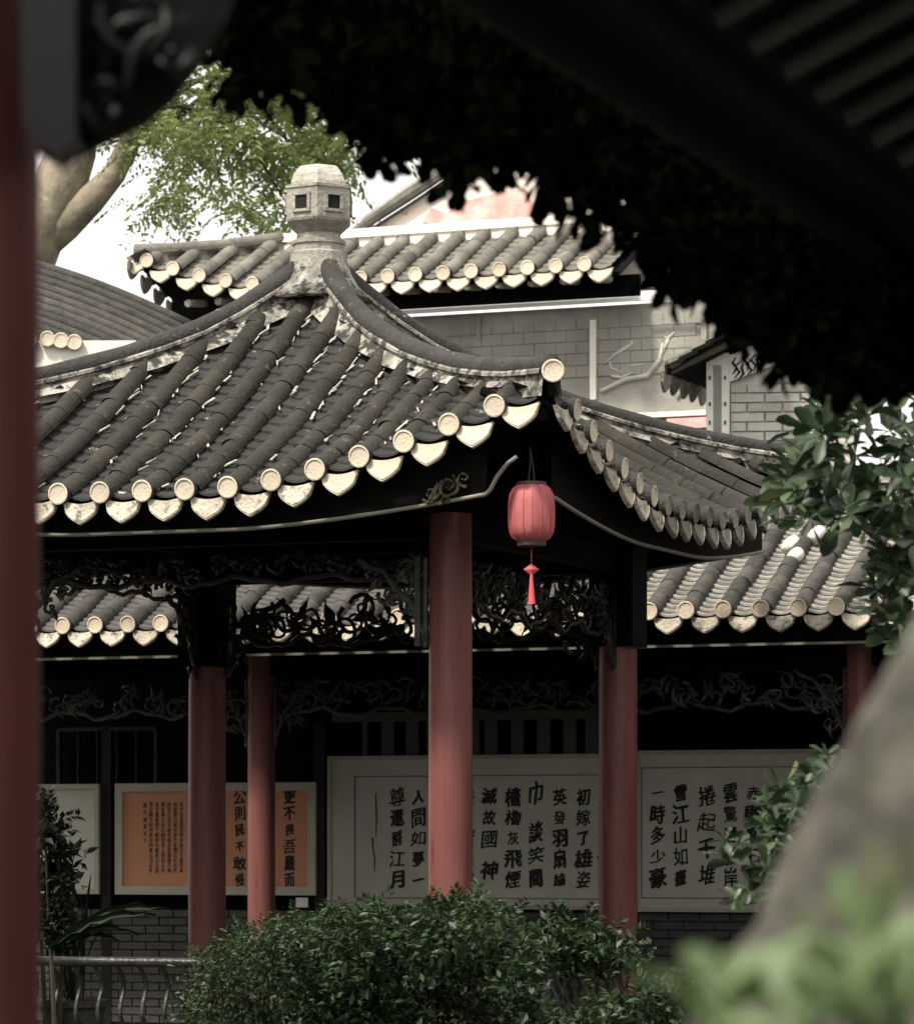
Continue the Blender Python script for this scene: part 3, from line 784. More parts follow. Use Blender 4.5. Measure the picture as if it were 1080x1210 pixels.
bx = board('calligraphy_board', 'white calligraphy board right of the rear red column, partly behind the leaves', 'calligraphy board', 752, 1010, .71, -.49, 'paper', 'frame', [
 col5(777,'一時多少豪',925,1050), col5(804,'雪江山如畫',925,1050), col5(835,'捲起千堆',925,1050,.16), col5(863,'雲驚濤拍岸',925,1050), col5(890,'赤壁亂石穿',925,1050), col5(917,'是三國周郎',925,1050), col5(945,'西邊人道',925,1050)], .15)
# signature strokes and ruled border of the boards
def ruled(t, pxs, pya, pyb, extra=()):
    inv = t.matrix_basis.translation
    a = s_of(pxs[0], WI-.05); b = s_of(pxs[1], WI-.05)
    Mi = t.matrix_basis.inverted() @ hall.matrix_basis
    mb = MB(); za, zb = EYE+pya, EYE+pyb
    for c_, d_ in (((a,0,(za+zb)/2),(.007,.004,za-zb)), ((b,0,(za+zb)/2),(.007,.004,za-zb)), (((a+b)/2,0,za),(b-a,.004,.007)), (((a+b)/2,0,zb),(b-a,.004,.007))):
        mb.box(tuple(Mi @ Vector((c_[0], WI-.045, c_[2]))), d_)
    mb.build('ruled_border', M['line'], t)
ruled(bw, (419, 738), zz2(917,560), zz2(1062,560)); ruled(bx, (758, 1000), zz2(907,860), zz2(1062,860))
mb = MB(); Mi = bw.matrix_basis.inverted() @ hall.matrix_basis
for pts in (((444,938),(445,965),(444.5,990)), ((440,990),(441,1005),(443,1016),(442.5,1030))):
    mb.tube([Mi @ Vector((s_of(a,WI-.045), WI-.047, EYE+zz2(b,a))) for a, b in pts], [.004,.006,.003] if len(pts)==3 else [.006,.004,.005,.002], 5)
mb.build('signature_stroke', M['ink'], bw)
body8 = ['吏不畏吾嚴而畏吾廉民不服吾能','而服吾公廉則吏不敢慢公則民不','敢欺公生明廉生暗此言雖簡可為','居官者之座右銘也昔人刻石以示','後世觀者莫不動容余重書之以告','同志願共勉焉時在仲春之月記於','園中清風亭下']
ocols = [(342, '吏不畏吾嚴而', zz2(932,342), zz2(1050,342), .112, .0045, 'ink'), (283, '公則民不敢慢', zz2(932,283), zz2(1050,283), .112, .0045, 'ink'), (312, '畏吾廉民不服', zz2(932,312), zz2(1050,312), .112, .0045, 'ink'),(254, '廉則吏不敢欺', zz2(932,254), zz2(1050,254), .112, .0045, 'ink')]
for i, t_ in enumerate(body8):
    px_ = 214-7.2*i if i < 6 else 171
    ocols.append((px_, t_, zz2(948,px_), zz2(1032 if i < 6 else 998,px_), .040, .0008, 'inkf'))
bo = board('calligraphy_board', 'orange calligraphy board in a white frame behind two red columns', 'calligraphy board', 137, 374, .492, -.382, 'orange', 'frame', ocols, .13, .065)
bs = board('calligraphy_board', 'small white board at the far left behind the potted plant', 'calligraphy board', 20, 118, .49, -.38, 'paper', 'frame', [], .13, .04)
pl = MB(); pl.box((0,0,0), (.1,.012,.075)); o = pl.build('paper_label', M['white'], label='small white paper label stuck on the wall below the orange board', cat='label')
o.matrix_basis = hall.matrix_basis @ Matrix.Translation((s_of(357,WI-.03), WI-.03, EYE+zz2(1067,357)))

# ------------------------------------------------------------ upper building behind (hip eave, rendered wall, gable)
def d_at(px_, D0): return D0/(1+.3947*(px_-540)/F)
dB = d_at(160, 32.16); pB = Vector(((160-540)/F*dB, dB, 0))
b2 = thing('rear_building', 'grey rendered building with light grey tiled hip eave rising behind the pavilion finial', 'building', pB, -TH)
B2Z = EYE + 5.0; LB = 4.62
def lift2(s): return .33*max(0, 1-s/1.3)**1.5
def zf_b(s, e): return B2Z + .5*e + lift2(s)
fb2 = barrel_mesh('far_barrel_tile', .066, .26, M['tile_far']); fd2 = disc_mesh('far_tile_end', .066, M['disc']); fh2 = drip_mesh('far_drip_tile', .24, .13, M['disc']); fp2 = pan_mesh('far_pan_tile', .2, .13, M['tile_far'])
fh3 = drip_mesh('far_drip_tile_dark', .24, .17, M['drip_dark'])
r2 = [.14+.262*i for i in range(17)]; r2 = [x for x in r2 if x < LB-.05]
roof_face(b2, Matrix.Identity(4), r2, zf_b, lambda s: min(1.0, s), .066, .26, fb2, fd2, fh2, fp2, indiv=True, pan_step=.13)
T2 = Matrix.Rotation(-math.pi/2, 4, 'Z')
r3 = [-.14-.262*i for i in range(8)]
roof_face(b2, T2, r3, lambda s, e: B2Z+.5*e+lift2(abs(s)), lambda s: min(1.0, abs(s)), .066, .26, fb2, fd2, fh3, fp2, indiv=False, pan_step=.13)
mb = MB()
P = [[(s, e+.02, zf_b(s,e)-.05) for s in [max(e,.02)+(LB-max(e,.02))*j/24 for j in range(25)]] for e in (0,.25,.5,.75,1.0)]; mb.grid(P)
P = [[(e+.02, s, B2Z+.5*e+lift2(s)-.05) for s in [max(e,.02)+(2.2-max(e,.02))*j/24 for j in range(25)]] for e in (0,.25,.5,.75,1.0)]; mb.grid(P)
o = mb.build('roof_board', M['black'], b2); o.modifiers.new('s','SOLIDIFY').thickness = .04
ridge(b2, [(q, q, zf_b(q,q)) for q in [i*1.0/8 for i in range(9)]], .08, .07, .06, M['tile_far'], M['tile_far'])
ridge(b2, [(1.0+q, 1.03, zf_b(2,1.0)) for q in [i*(LB-1.0)/12 for i in range(13)]], .1, .10, .05, M['cream'], M['cream'], 'top_ridge')
mb = MB(); mb.box((LB/2+.25, .42, B2Z-.235), (LB+.6, .03, .035)); mb.build('edge_strip', M['white'], b2)
mb = MB(); mb.box((LB/2+.1, .45, B2Z-.11), (LB-.1, .03, .19)); mb.build('fascia_board', M['black'], b2)
rgb = random.Random(21)
for i in range(14):
    mb = MB(); x = .5+i*.3; mb.tube([(x,.05,B2Z-.10),(x,.42,B2Z-.05)], .035, 6); mb.build('rafter_end', M['stone'], b2)
WX1 = 5.35
mb = MB(); mb.box((WX1/2+.3, .75, (B2Z-.25)/2), (WX1-.6, .3, B2Z-.25)); mb.build('wall', M['wallg'], b2)
def b2s(px_, ins):
    k = (px_-540)/F; ax, ay = pB.x+ins*sn, pB.y+ins*cs
    return (k*ay-ax)/(cs+k*sn)
def b2z(py, px_, ins): return EYE + (YH-py)/F*(pB.y + ins*cs - b2s(px_,ins)*sn)
for px_, y0, y1, wd_, m_ in ((701,378,472,.055,'cream'), (566,372,400,.03,'wallg'), (832,370,500,.05,'stone')):
    mb = MB(); mb.box((b2s(px_,.58), .585, (b2z(y0,px_,.58)+b2z(y1,px_,.58))/2), (wd_,.04,b2z(y0,px_,.58)-b2z(y1,px_,.58))); mb.build('wall_pipe', M[m_], b2)
# brick courses in the upper wall
for i in range(5):
    for j in range(14):
        x = b2s(520,.6) + j*.2 + (.1 if i%2 else 0); z = b2z(385,640,.6) - i*.105
        if x > b2s(826,.6): continue
        mb = MB(); mb.box((x, .595, z), (.196, .014+rgb.uniform(0,.006), .099)); mb.build('brick', M['wallg'], b2)
# plaster relief swirls
for pts, wv in (([(715,430),(728,418),(745,408),(748,402)],5), ([(722,444),(735,446),(748,440)],5), ([(710,462),(740,448),(765,444),(780,425),(783,405)],7), ([(790,400),(786,410),(783,420)],5), ([(797,392),(790,400),(785,398)],4), ([(745,432),(762,430)],4), ([(720,425),(722,435),(735,440)],4),([(800,470),(815,450),(830,440)],5)):
    mb = MB(); P = []
    mb.tube([(b2s(a,.59), .59, b2z(b,a,.59)) for a, b in pts], [wv*.003]+[wv*.004]*(len(pts)-2)+[wv*.0015], 8, up=(0,1,0), flat=.9)
    mb.build('plaster_relief', M['joint'], b2, smooth=True)
mb = MB(); mb.box((b2s(752,.55), .55, b2z(490,780,.55)), (b2s(835,.55)-b2s(670,.55), .06, .045)); mb.build('white_ledge', M['white'], b2)
mb = MB(); mb.box((b2s(812,.54), .54, b2z(500,812,.54)), (.36, .05, .09)); mb.build('red_panel', M['pink'], b2)
# gable wall above the hip eave
GI = 1.15
def G(px_, py): return (b2s(px_,GI), b2z(py,px_,GI))
poly = [G(405,296), G(530,212), G(600,180), G(720,235), G(800,300), G(800,340), G(405,330)]
mt = Matrix(((1,0,0,0),(0,0,1,GI),(0,1,0,0),(0,0,0,1)))
mb = MB(); mb.prism(poly, .18, mt); mb.build('gable_wall', M['cream'], b2)
for off, m_, th in ((0,'tile_far',.05),(-11,'ridge',.016)):
    mb = MB(); mb.tube([(G(a,b-off-6)[0], GI-.06, G(a,b-off-6)[1]) for a, b in ((398,300),(440,268),(490,236),(532,208),(600,172))], th, 8, up=(0,1,0)); mb.build('verge', M[m_], b2)
mb = MB(); mb.tube([(G(a,b)[0], GI-.02, G(a,b)[1]) for a, b in ((430,262),(480,226),(528,196),(600,162))], .04, 8); mb.build('verge_cap', M['stone'], b2)
ppoly = [G(500,262),G(512,246),G(530,252),G(552,238),(G(575,232)),G(598,226),G(622,224),G(632,250),G(648,270),G(600,274),G(540,276)]
mb = MB(); mb.prism([p for p in ppoly], .05, mt @ Matrix.Translation((0,0,-.05))); mb.build('pink_relief', M['pink'], b2)
for a, b, c_ in ((455,262,8),(480,250,6)):
    mb = MB(); scroll(mb, G(a,b)[0], G(a,b)[1], c_*.0075, 1, 2, 1, 0, GI-.012, .008); mb.build('painted_scroll', M['pink'], b2)

# ------------------------------------------------------------ small brick gable house at the right
d3 = 30.0; p3 = Vector(at(862, 530, d3))
b3 = thing('brick_gable_house', 'light grey brick gable end with scrolled white frieze above the pavilion roof', 'house', (p3.x, p3.y, 0), R(-6))
u = d3/F
def L3(px_, py, dy=0): return ((px_-862)*u, dy, EYE+(YH-py)*u)
mt3 = Matrix(((1,0,0,0),(0,0,1,0),(0,1,0,0),(0,0,0,1)))
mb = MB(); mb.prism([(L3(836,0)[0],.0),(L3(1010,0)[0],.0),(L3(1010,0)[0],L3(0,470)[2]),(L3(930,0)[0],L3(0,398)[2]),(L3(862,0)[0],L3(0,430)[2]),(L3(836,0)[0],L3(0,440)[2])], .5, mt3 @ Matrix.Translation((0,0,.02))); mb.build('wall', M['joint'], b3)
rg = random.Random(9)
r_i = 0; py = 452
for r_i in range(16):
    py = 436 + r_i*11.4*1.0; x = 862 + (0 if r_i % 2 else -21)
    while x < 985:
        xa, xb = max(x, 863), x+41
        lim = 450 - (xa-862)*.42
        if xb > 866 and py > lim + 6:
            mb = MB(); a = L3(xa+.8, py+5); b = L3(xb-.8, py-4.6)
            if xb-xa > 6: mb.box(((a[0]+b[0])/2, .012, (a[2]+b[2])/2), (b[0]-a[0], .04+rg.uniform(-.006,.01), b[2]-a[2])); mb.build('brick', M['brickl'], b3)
        x += 42
for a, b, m_, th in ((835,862,'white',.10),(843,853,'wallg',.104)):
    mb = MB(); A = L3(a,505 if m_=='white' else 520); B = L3(b,418 if m_=='white' else 432); mb.box(((A[0]+B[0])/2, 0, (B[2]+L3(0,540)[2])/2), (B[0]-A[0], th, B[2]-L3(0,540)[2])); mb.build('pilaster', M[m_], b3)
for py in (447, 478, 500):
    for px_ in (839, 857):
        mb = MB(); a = L3(px_, py); mb.box((a[0], -.052, a[2]), (.014,.012,.03)); mb.build('pilaster_stud', M['black'], b3)
mb = MB(); mb.prism([L3(861,452)[::2], L3(861,421)[::2], L3(885,410)[::2], L3(905,402)[::2], L3(945,420)[::2], L3(936,426)[::2], L3(905,436)[::2]], .06, mt3 @ Matrix.Translation((0,0,-.05))); fz3 = mb.build('gable_frieze', M['white'], b3)
for i in range(15):
    x = 866+i*4.7; y = 440-i*2.0+rg.uniform(-7,5)
    mb = MB(); 
    pts = [L3(x+rg.uniform(-3,3), y+9, -.056), L3(x+rg.uniform(1,5), y+2, -.056), L3(x+rg.uniform(-3,4), y-5, -.056), L3(x+rg.uniform(2,7), y-11, -.056)]
    if y-11 < 405-(x-905)*-.0+ (3 if x<900 else 0): pts = pts[:3]
    mb.tube(pts, [.004]+[.011]*(len(pts)-2)+[.005], 5, up=(0,1,0)); mb.build('painted_scroll', M['black'], fz3)
# its lean roof at the left with hanging tile ends
T3 = Matrix.Translation(L3(793, 440, -.25)) @ Matrix.Rotation(R(-106), 4, 'Z')
roof_face(b3, T3, [-.1-.24*i for i in range(5)], lambda s, e: .52*e, lambda s: .65, .06, .22, fb2, fd2, fh3, fp2, indiv=False, pan_step=.13)
mb = MB(); P = [[T3 @ Vector((s, e, .52*e-.04)) for s in (.06,-1.5)] for e in (0,.75)]; mb.grid(P); o = mb.build('roof_board', M['black'], b3); o.modifiers.new('s','SOLIDIFY').thickness = .04
mb = MB(); mb.tube([L3(793,436,-.3), L3(830,420,-.3), L3(880,394,-.3), L3(930,372,-.3)], .055, 8); mb.tube([L3(795,444,-.28), L3(880,404,-.28)], .02, 6); mb.build('verge', M['tile_far'], b3)

# ------------------------------------------------------------ curved roof at the far left
d4 = 31.0
b4 = thing('far_left_roof', 'grey curved tiled roof end seen below the tree trunk at the far left', 'roof', at(60, 420, d4))
def curv(px_): 
    t = (px_+60)/270.; return 290 + 82*max(0,t)**1.6
mb = MB()
for i in range(13):
    pts = []
    for j in range(14):
        px_ = -60 + 285*j/13; pts.append(at(px_, curv(px_) + i*7.5*(1+.25*j/13) + 6, d4 + 1.2 - i*.12))
    r_ = MB(); r_.tube(pts, .05, 8); r_.build('tile_course', M['tile_hall'], b4, world=True, smooth=True)
P = [[at(-60+285*j/13, curv(-60+285*j/13)+ i*50*1.1+2, d4+1.25-i*.75) for j in range(14)] for i in range(3)]
mb.grid(P); o = mb.build('roof_board', M['tile_hall'], b4, world=True)
mb = MB(); a = at(20, 405, d4-.4); mb.box((a[0],a[1],a[2]-1.0), (2.0,.3,2.0)); mb.build('wall', M['cream'], b4, world=True)
for px_, py in ((34,402),(56,400),(72,402),(88,404)):
    o = link('round_tile_end', fd2, b4); a = at(px_, py, d4-.6); o.matrix_basis = b4.matrix_basis.inverted() @ frame_at(Vector(a), Vector((0,1,.05)))

# ------------------------------------------------------------ tree behind at the upper left
tr = thing('courtyard_tree', 'tall tree with pale forked trunk and bright feathery leaves at the upper left', 'tree', (at(70,0,38)[0], 38, 0))
mb = MB(); mb.tube([at(-60,1150,38), at(-40,700,38), at(-15,450,38), at(12,340,38), at(42,275,38), at(68,225,38), at(84,180,38), at(88,120,38), at(80,40,38)], [.6,.5,.42,.36,.31,.29,.26,.22,.18], 16)
mb.build('trunk', M['bark'], tr, world=True, smooth=True)
mb = MB(); mb.tube([at(40,300,38), at(75,265,37.95), at(108,235,37.9), at(135,205,37.9), at(152,170,37.8), at(175,130,37.7), at(205,90,37.6), at(245,50,37.5)], [.16,.19,.155,.125,.115,.11,.10,.08], 12)
mb.build('branch', M['bark'], tr, world=True, smooth=True)
from mathutils import noise as mnoise
def mathnoise(c): return mnoise.noise(Vector((c[0]*1.3, c[1]*.8, c[2]*1.7))) > -.06
crown = [(120,130),(170,80),(250,60),(460,60),(480,150),(470,190),(420,205),(400,215),(385,250),(330,275),(300,262),(262,240),(225,262),(205,235),(160,228),(155,205),(180,165),(135,190)]
cc = np.array([c for c in scatter(crown, 150, 35.5, 39) if mathnoise(c)])
for i in range(26):
    c = cc[rnd.randrange(len(cc))]; mb = MB(); b0 = Vector(at(200+rnd.uniform(-30,140), 90+rnd.uniform(0,50), 37.5))
    mid = b0.lerp(Vector(c), .5) + Vector((0,0,.12)); mb.tube([b0, mid, c], [.035,.02,.006], 5); mb.build('twig', M['twig'], tr, world=True)
# pinnate sprays: leaflets along drooping stalks
sp_, sd_ = [], []
for c in cc:
    for _ in range(9):
        a = nrs.uniform(0, 6.28); dr = np.array([math.cos(a), .5*math.sin(a), nrs.uniform(-.9,.25)]); dr /= np.linalg.norm(dr)
        p0 = c + nrs.normal(size=3)*.12; side = np.cross(dr, [0,.4,1]); side /= np.linalg.norm(side)
        for q in range(9):
            p = p0 + dr*.045*q + np.array([0,0,-.0022*q*q])
            for sg in (-1,1): sp_.append(p); sd_.append(dr*.6 + sg*side)
leaves('crown', np.array(sp_), .085, M['leafb'], tr, D=np.array(sd_), aspect=.42, label=None)

# ------------------------------------------------------------ foreground gallery on the viewer's side
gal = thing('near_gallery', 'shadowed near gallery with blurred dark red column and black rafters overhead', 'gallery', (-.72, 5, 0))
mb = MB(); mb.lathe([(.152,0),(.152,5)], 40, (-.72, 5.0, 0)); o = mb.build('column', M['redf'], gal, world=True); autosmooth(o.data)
# carved bracket block and scrolls beside the column
mb = MB(); A = at(30,0,4.85); B = at(92,168,4.85)
pts = [at(30,-120,4.85)[::2], at(94,-120,4.85)[::2], at(94,175,4.85)[::2], at(70,192,4.85)[::2], at(44,176,4.85)[::2], at(32,150,4.85)[::2]]
mb.prism([(a,b) for a, b in pts], .1, Matrix(((1,0,0,0),(0,0,1,4.80),(0,1,0,0),(0,0,0,1)))); cbk = mb.build('carved_bracket', M['bracket'], gal, world=True)
mb = MB(); rg = random.Random(31)
polyb = [(90,-80),(300,-80),(262,20),(240,60),(205,110),(170,140),(120,165),(90,180)]
mb.prism([at(a,b,4.9)[::2] for a, b in polyb], .05, Matrix(((1,0,0,0),(0,0,1,4.90),(0,1,0,0),(0,0,0,1)))); mb.build('bracket_panel', M['black'], cbk, world=True)
for cx_, cy_, r_, tn, a0, dr in ((165,22,52,1.35,2.8,1),(122,128,30,1.4,1,1),(205,70,20,1.2,.5,-1)):
    sb = MB(); c = at(cx_, cy_, 4.86); scroll(sb, c[0], c[2], r_*4.86/F, tn, a0, dr, 0, 4.86, .0125); sb.build('scroll', M['bracket'], cbk, world=True, smooth=True)
for a, b in (((98,75),(225,35)),((150,118),(235,20)),((98,20),(112,100))):
    sb = MB(); p = at(*a, 4.86); q = at(*b, 4.86); leafcurve(sb, (p[0],4.86,p[2]), (q[0],4.86,q[2]), .25, .009); sb.build('scroll', M['bracket'], cbk, world=True, smooth=True)
# roof over the right: eave edge receding to the right, rafters rising from it
E0 = Vector(at(500,-60,5.1)); E1 = Vector(at(1250,440,10.0)); E0.z = EYE+1.26; E1.z = EYE+1.26
E0 = Vector((-.55, 3.85, EYE+1.27)); E1 = Vector((2.05, 11.0, EYE+1.27))
ed = (E1-E0).normalized(); inn = Vector((ed.y, -ed.x, 0)); 
def GR(a, b, dz=0): return E0 + ed*a + inn*b + Vector((0,0,.46*b+dz))
LE = (E1-E0).length
mb = MB(); mb.grid([[GR(a, b) for a in (.9, LE)] for b in (0, 4.5)]); o = mb.build('roof_board', M['black'], gal, world=True); o.modifiers.new('s','SOLIDIFY').thickness = .04
mb = MB(); mb.tube([GR(.85,.02,-.04), GR(LE,.02,-.04)], .022, 8); mb.build('eave_beam', M['black'], gal, world=True)
mb = MB(); mb.tube([GR(.85,.12,.0), GR(LE,.12,.0)], .03, 8); mb.build('purlin', M['black'], gal, world=True)
i = 0; a = 1.0
while a < LE:
    mb = MB(); mb.tube([GR(a,.195,-.02), GR(a,4.4,-.02)], .02, 8); mb.build('rafter', M['rafter'], gal, world=True); a += .216
# unseen wall behind the viewer, added to block light from there
mb = MB(); mb.box((0,-2.6,2.2), (16,.2,4.4)); mb.build('rear_wall', M['black'], gal, world=True)
mb = MB(); mb.box((4.6,8.6,1.6), (.2,6,3.2)); mb.build('side_wall', M['black'], gal, world=True)

for nm, lb, c_, d_ in (('added_shade_wall','tall dark unseen wall added on the left to block sky light',(-7.2,17,2.6),(.3,22,5.2)),('added_shade_wall','tall dark unseen wall added on the right to block sky light',(7.4,17,2.6),(.3,22,5.2))):  # unseen walls added outside the view to darken the court
    t = thing(nm, lb, 'wall', (c_[0],c_[1],0)); mb = MB(); mb.box((0,0,c_[2]), d_); mb.build('wall_body', M['brickd'], t)
    mb = MB(); mb.box((0,0,5.28), (.5,22.2,.14)); mb.build('coping', M['ridge'], t)
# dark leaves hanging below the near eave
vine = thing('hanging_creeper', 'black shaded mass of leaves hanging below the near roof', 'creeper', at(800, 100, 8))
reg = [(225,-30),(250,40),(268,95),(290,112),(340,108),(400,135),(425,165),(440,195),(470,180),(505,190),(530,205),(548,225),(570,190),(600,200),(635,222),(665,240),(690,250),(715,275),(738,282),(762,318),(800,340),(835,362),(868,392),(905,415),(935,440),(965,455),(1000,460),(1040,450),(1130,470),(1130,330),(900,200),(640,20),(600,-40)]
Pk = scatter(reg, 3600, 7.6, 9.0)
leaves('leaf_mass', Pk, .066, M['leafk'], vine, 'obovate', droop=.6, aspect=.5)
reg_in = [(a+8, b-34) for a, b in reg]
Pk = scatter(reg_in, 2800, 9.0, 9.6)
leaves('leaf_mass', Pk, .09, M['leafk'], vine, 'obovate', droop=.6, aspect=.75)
reg2 = [(560,-60),(1160,-60),(1160,420),(1000,380),(700,180)]
mb = MB()
for i in range(30):
    p = Pk[rnd.randrange(len(Pk))]; mb.tube([p+np.array([0,0,.5]), p+np.array([.05,0,.2]), p], [.008,.006,.003], 5)
mb.build('stems', M['twig'], vine, world=True, kind='stuff')

# ------------------------------------------------------------ whorled leaf plants at the right
def whorl_plant(name, label, regs, n, Y0, Y1, leaf, m1, m2, base, branches):
    t = thing(name, label, 'shrub', (at(base[0],0,Y1)[0], Y1, 0))
    for bi, br in enumerate(branches):
        mb = MB(); k_ = len(br); mb.tube([at(a,b,Y1-.1) for a, b in br], [.022-.016*i/(k_-1) for i in range(k_)], 6); mb.build('branch', M['twig'], t, world=True, smooth=True)
    for mi, (m_, frac) in enumerate(((m1,.85),(m2,.15))):
        cen = scatter(regs, int(n*frac), Y0, Y1); P_, D_ = [], []
        for c in cen:
            ax = np.array([nrs.uniform(-.7,.3), nrs.uniform(-.9,-.1), nrs.uniform(.1,1)]); ax /= np.linalg.norm(ax)
            u1 = np.cross(ax, [.3,1,.2]); u1 /= np.linalg.norm(u1); u2 = np.cross(ax, u1); a0 = nrs.uniform(0,6.28)
            k_ = nrs.randint(5,9)
            for q in range(k_):
                a = a0 + q*2*math.pi/k_ + nrs.uniform(-.2,.2)
                P_.append(c); D_.append((u1*math.cos(a)+u2*math.sin(a))*1.0 + ax*nrs.uniform(.2,.7))
        leaves('foliage', np.array(P_), leaf*(1 if mi == 0 else .95), m_, t, 'obovate', D=np.array(D_), aspect=.40, jitter=.45)
    return t
whorl_plant('glossy_shrub', 'glossy dark green whorled leaves over the pavilion roof corner at the right', [(905,590),(915,570),(940,560),(955,520),(948,500),(965,470),(1000,455),(1100,450),(1100,760),(1045,755),(1030,720),(1020,690),(1060,650),(1000,625),(960,620),(930,620)], 120, 13.4, 14.6, .125, M['leafr'], M['leafr2'], (1090,), [[(1140,800),(1090,700),(1040,640),(1000,610)],[(1140,800),(1075,640),(1010,560),(965,520)],[(1140,640),(1060,600),(980,595),(940,600)]])
whorl_plant('leaning_shrub', 'rounded green leaf sprays leaning out beside the near trunk before the right board', [(850,990),(862,975),(885,985),(905,950),(925,925),(950,905),(985,878),(1005,880),(1010,930),(985,960),(960,1010),(930,1060),(895,1070),(860,1068),(880,1040),(855,1010)], 66, 13.2, 14.2, .075, M['leafr'], M['leafr2'], (1040,), [[(1060,1210),(1010,1060),(960,980),(990,890)],[(1010,1080),(940,1030),(870,1000)],[(1010,1090),(930,1060),(865,1070)]])

# ------------------------------------------------------------ hedge shrubs
def shrub(name, label, top, ybot, n, Y0, Y1, m1, m2, leaf, seed, base):
    t = thing(name, label, 'shrub', (at(base,0,(Y0+Y1)/2)[0], (Y0+Y1)/2, 0))
    rs = np.random.RandomState(seed); poly = top + [(top[-1][0], ybot), (top[0][0], ybot)]
    cen = scatter(poly, n, Y0, Y1, rs)
    # crown narrows with height: pull clump depth to the middle near the top
    P_ = clump(cen, 42, .115, rs); k = int(len(P_)*.72)
    SP_, SD_ = [], []
    for i in range(int(n*.55)):
        xx = rs.uniform(top[0][0], top[-1][0]); yy = np.interp(xx, [q[0] for q in top], [q[1] for q in top]) + rs.uniform(-20, 70)*(.3+.7*abs(math.sin(xx*.06)))
        c = np.array(at(xx, yy, rs.uniform(Y0, Y0+.5*(Y1-Y0)))); dr = np.array([rs.uniform(-.7,.7), rs.uniform(-.6,.1), rs.uniform(.2,1)]); dr /= np.linalg.norm(dr)
        sd_ = np.cross(dr, [0,1,.3]); sd_ /= np.linalg.norm(sd_)
        for q in range(9):
            for sg in (-1,1): SP_.append(c + dr*.017*q - np.array([0,0,.0006*q*q])); SD_.append(dr*.7 + sg*sd_*.8)
    leaves('sprays', np.array(SP_), leaf*.85, m2, t, 'oval', rs=rs, D=np.array(SD_), aspect=.36, jitter=.2)
    idx = rs.permutation(len(P_))
    leaves('foliage', P_[idx[:k]], leaf, m1, t, 'oval', rs=rs, aspect=.5, droop=.0)
    leaves('foliage', P_[idx[k:]], leaf*1.05, m2, t, 'oval', rs=rs, aspect=.5, droop=-.2)
    st = MB()
    for i in range(7):
        x = at(base,0,(Y0+Y1)/2)[0]; c = cen[rs.randint(len(cen))]; st.tube([(x+rs.uniform(-.15,.15),(Y0+Y1)/2,0),(x*.5+c[0]*.5,(Y0+Y1)/2,.5),tuple(c)], [.025,.016,.006], 6)
    st.build('stems', M['twig'], t, world=True)
    return t
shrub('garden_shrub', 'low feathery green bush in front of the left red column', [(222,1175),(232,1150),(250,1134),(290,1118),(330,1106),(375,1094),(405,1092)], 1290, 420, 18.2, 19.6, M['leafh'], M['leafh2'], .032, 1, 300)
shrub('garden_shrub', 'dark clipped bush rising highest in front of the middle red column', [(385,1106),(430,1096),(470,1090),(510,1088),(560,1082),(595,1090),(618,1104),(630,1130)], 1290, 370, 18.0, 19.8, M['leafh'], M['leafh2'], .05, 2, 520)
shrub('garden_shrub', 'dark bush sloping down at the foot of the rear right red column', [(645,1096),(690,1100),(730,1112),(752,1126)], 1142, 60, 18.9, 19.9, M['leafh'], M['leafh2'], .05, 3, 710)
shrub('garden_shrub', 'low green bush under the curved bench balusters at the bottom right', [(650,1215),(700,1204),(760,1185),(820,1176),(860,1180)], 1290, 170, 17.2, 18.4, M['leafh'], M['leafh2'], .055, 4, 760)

# ------------------------------------------------------------ potted plant and basin at the left
pp = thing('potted_plant', 'dark potted plant with long arching strap leaves left of the orange board', 'potted plant', (at(86,0,22.9)[0], 22.9, .13))
mb = MB(); c = at(86,0,22.9); mb.lathe([(.13,0),(.17,.12),(.2,.4),(.22,.42),(.22,.46),(.18,.46),(.17,.40)], 24, (c[0],22.9,.13)); o = mb.build('pot', M['brickd'], pp, world=True); autosmooth(o.data)
rg = random.Random(12)
for i in range(20):
    b0 = Vector((c[0]+rg.uniform(-.06,.06), 22.9+rg.uniform(-.06,.06), .58)); a = rg.uniform(-1.5,1.35); L = rg.uniform(.75,1.3)
    hx = math.sin(a)*rg.uniform(.25,.55); yy = rg.uniform(-.25,.25)
    P = []
    n = 9; wv = rg.uniform(.008,.016)
    for q in range(n):
        t = q/(n-1); p = b0 + Vector((hx*t**1.3, yy*t, L*.86*(t - .42*t**3*abs(math.sin(a))*1.2))); ww = wv*(math.sin(math.pi*min(.05+t*.95,1))**.6)
        P.append([p+Vector((0,-ww*.5,ww*.9)), p, p+Vector((0,-ww*.5,-ww*.9))] if abs(a)>.7 else [p+Vector((-ww,0,0)), p+Vector((0,.006,0)), p+Vector((ww,0,0))])
    mb = MB(); mb.grid(P); mb.build('leaf', M['leafp'], pp, world=True, smooth=True)
sb = shrub('garden_shrub', 'dark leafy shadowed bush at the far left edge beside the near column', [(40,955),(55,950),(72,962),(78,1000),(80,1050)], 1120, 34, 22.3, 22.9, M['leafp'], M['leafp'], .07, 8, 66)
fern = thing('broad_leaf_plant', 'broad drooping green leaf above the bench rail at the left', 'plant', (at(120,0,20.6)[0], 20.6, 0))
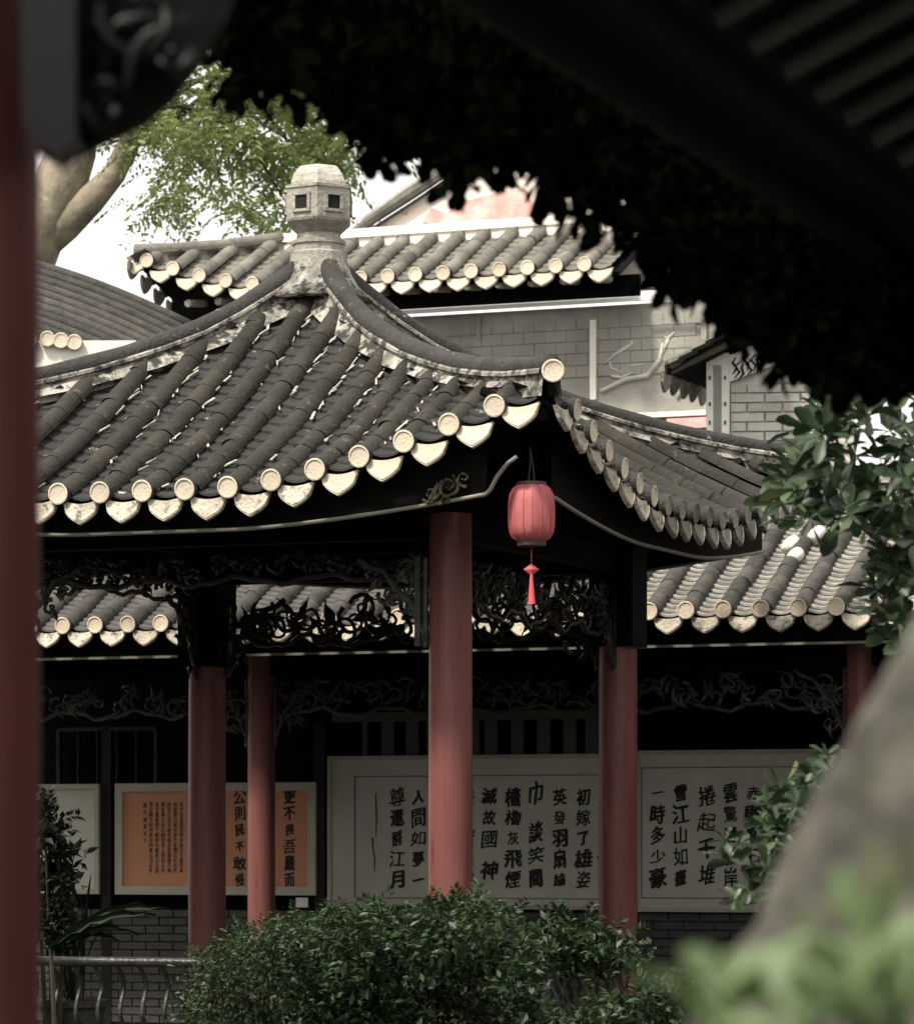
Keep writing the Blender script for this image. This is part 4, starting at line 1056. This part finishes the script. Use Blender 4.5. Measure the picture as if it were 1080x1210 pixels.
for i, (a, b, cc_) in enumerate((((60,1120),(120,1068),(185,1082)), ((60,1125),(110,1080),(165,1105)), ((70,1130),(100,1085),(140,1112)), ((80,1100),(140,1060),(200,1075)))):
    P = []; p0, p1, p2 = [Vector(at(q[0], q[1], 20.6+.03*i)) for q in (a,b,cc_)]
    for q in range(11):
        t = q/10; p = p0*(1-t)**2 + p1*2*t*(1-t) + p2*t*t; ww = .035*math.sin(math.pi*min(1,t*.97+.02))**.8
        P.append([p+Vector((0,-.05,ww*.55+.01*math.sin(q*2.1))), p+Vector((0,0,0)), p+Vector((0,-.06,-ww*.7-.012*math.sin(q*2.7)))])
    mb = MB(); mb.grid(P); mb.build('leaf', M['leafh'], fern, world=True, smooth=True)
mb = MB(); mb.tube([(at(70,0,20.6)[0],20.6,0), at(60,1122,20.6)], [.02,.012], 6); mb.build('stem', M['twig'], fern, world=True)

# ------------------------------------------------------------ near leaning trunk and blurred leaves at the lower right
nt_ = thing('near_tree', 'thick mossy grey tree trunk leaning, out of focus at the lower right', 'tree', (at(1150,0,3.4)[0], 3.4, 0))
mb = MB(); pts = []; rr = []
for py, le, wd_ in ((500,1200,170),(640,1135,190),(735,1082,215),(820,1030,240),(900,985,270),(1000,935,310),(1100,885,350),(1210,825,400),(1500,700,520),(1950,560,700),(2900,400,1000)):
    z = at(0,py,3.5)[2]; x = at(le + wd_/1, 0, 3.5)[0]; pts.append((x, 3.5+.0, z)); rr.append(wd_*3.5/F)
mb.tube(pts[::-1], rr[::-1], 32, up=(0,1,0)); from mathutils import noise as mnoise
sub = MB(); P = []
rp, rrr = pts[::-1], rr[::-1]
for i in range(90):
    u_ = i/89*(len(rp)-1); k_ = min(int(u_), len(rp)-2); f_ = u_-k_
    c_ = Vector(rp[k_]).lerp(Vector(rp[k_+1]), f_); q_ = rrr[k_]*(1-f_)+rrr[k_+1]*f_
    P.append([c_ + Vector((math.cos(2*math.pi*j/64), math.sin(2*math.pi*j/64), 0))*q_*(1+.05*mnoise.noise(Vector((math.cos(2*math.pi*j/64)*2, math.sin(2*math.pi*j/64)*2, c_.z*5)))+.035*mnoise.noise(Vector((math.cos(2*math.pi*j/64)*6, math.sin(2*math.pi*j/64)*6, c_.z*22)))) for j in range(65)])
sub.grid(P); o = sub.build('trunk', M['trunk'], nt_, world=True, smooth=True)
nl = thing('near_seedling', 'pale green leaves blurred close to the lens at the bottom right', 'plant', (at(950,0,2.6)[0], 2.6, 0))
D_, P_ = [], []
for (a, b) in ((925,1165),(1000,1185),(1075,1195),(880,1190),(960,1225),(1045,1160),(890,1240),(1080,1235),(840,1190),(1000,1150),(850,1235),(930,1200),(1030,1120)):
    c = np.array(at(a, b, 2.6+nrs.uniform(-.12,.12)))
    for q in range(5):
        an = nrs.uniform(.1,3.0); P_.append(c); D_.append([math.cos(an), nrs.uniform(-.5,.3), math.sin(an)*.9])
leaves('foliage', np.array(P_), .052, M['leaff'], nl, 'obovate', D=np.array(D_), aspect=.5, kind=None)
mb = MB()
for a in (860, 940, 1020, 1075): mb.tube([(at(950,0,2.6)[0],2.6,0), at(a,1350,2.6), at(a,1180,2.6)], [.006,.004,.002], 6)
mb.build('stems', M['leaff'], nl, world=True)
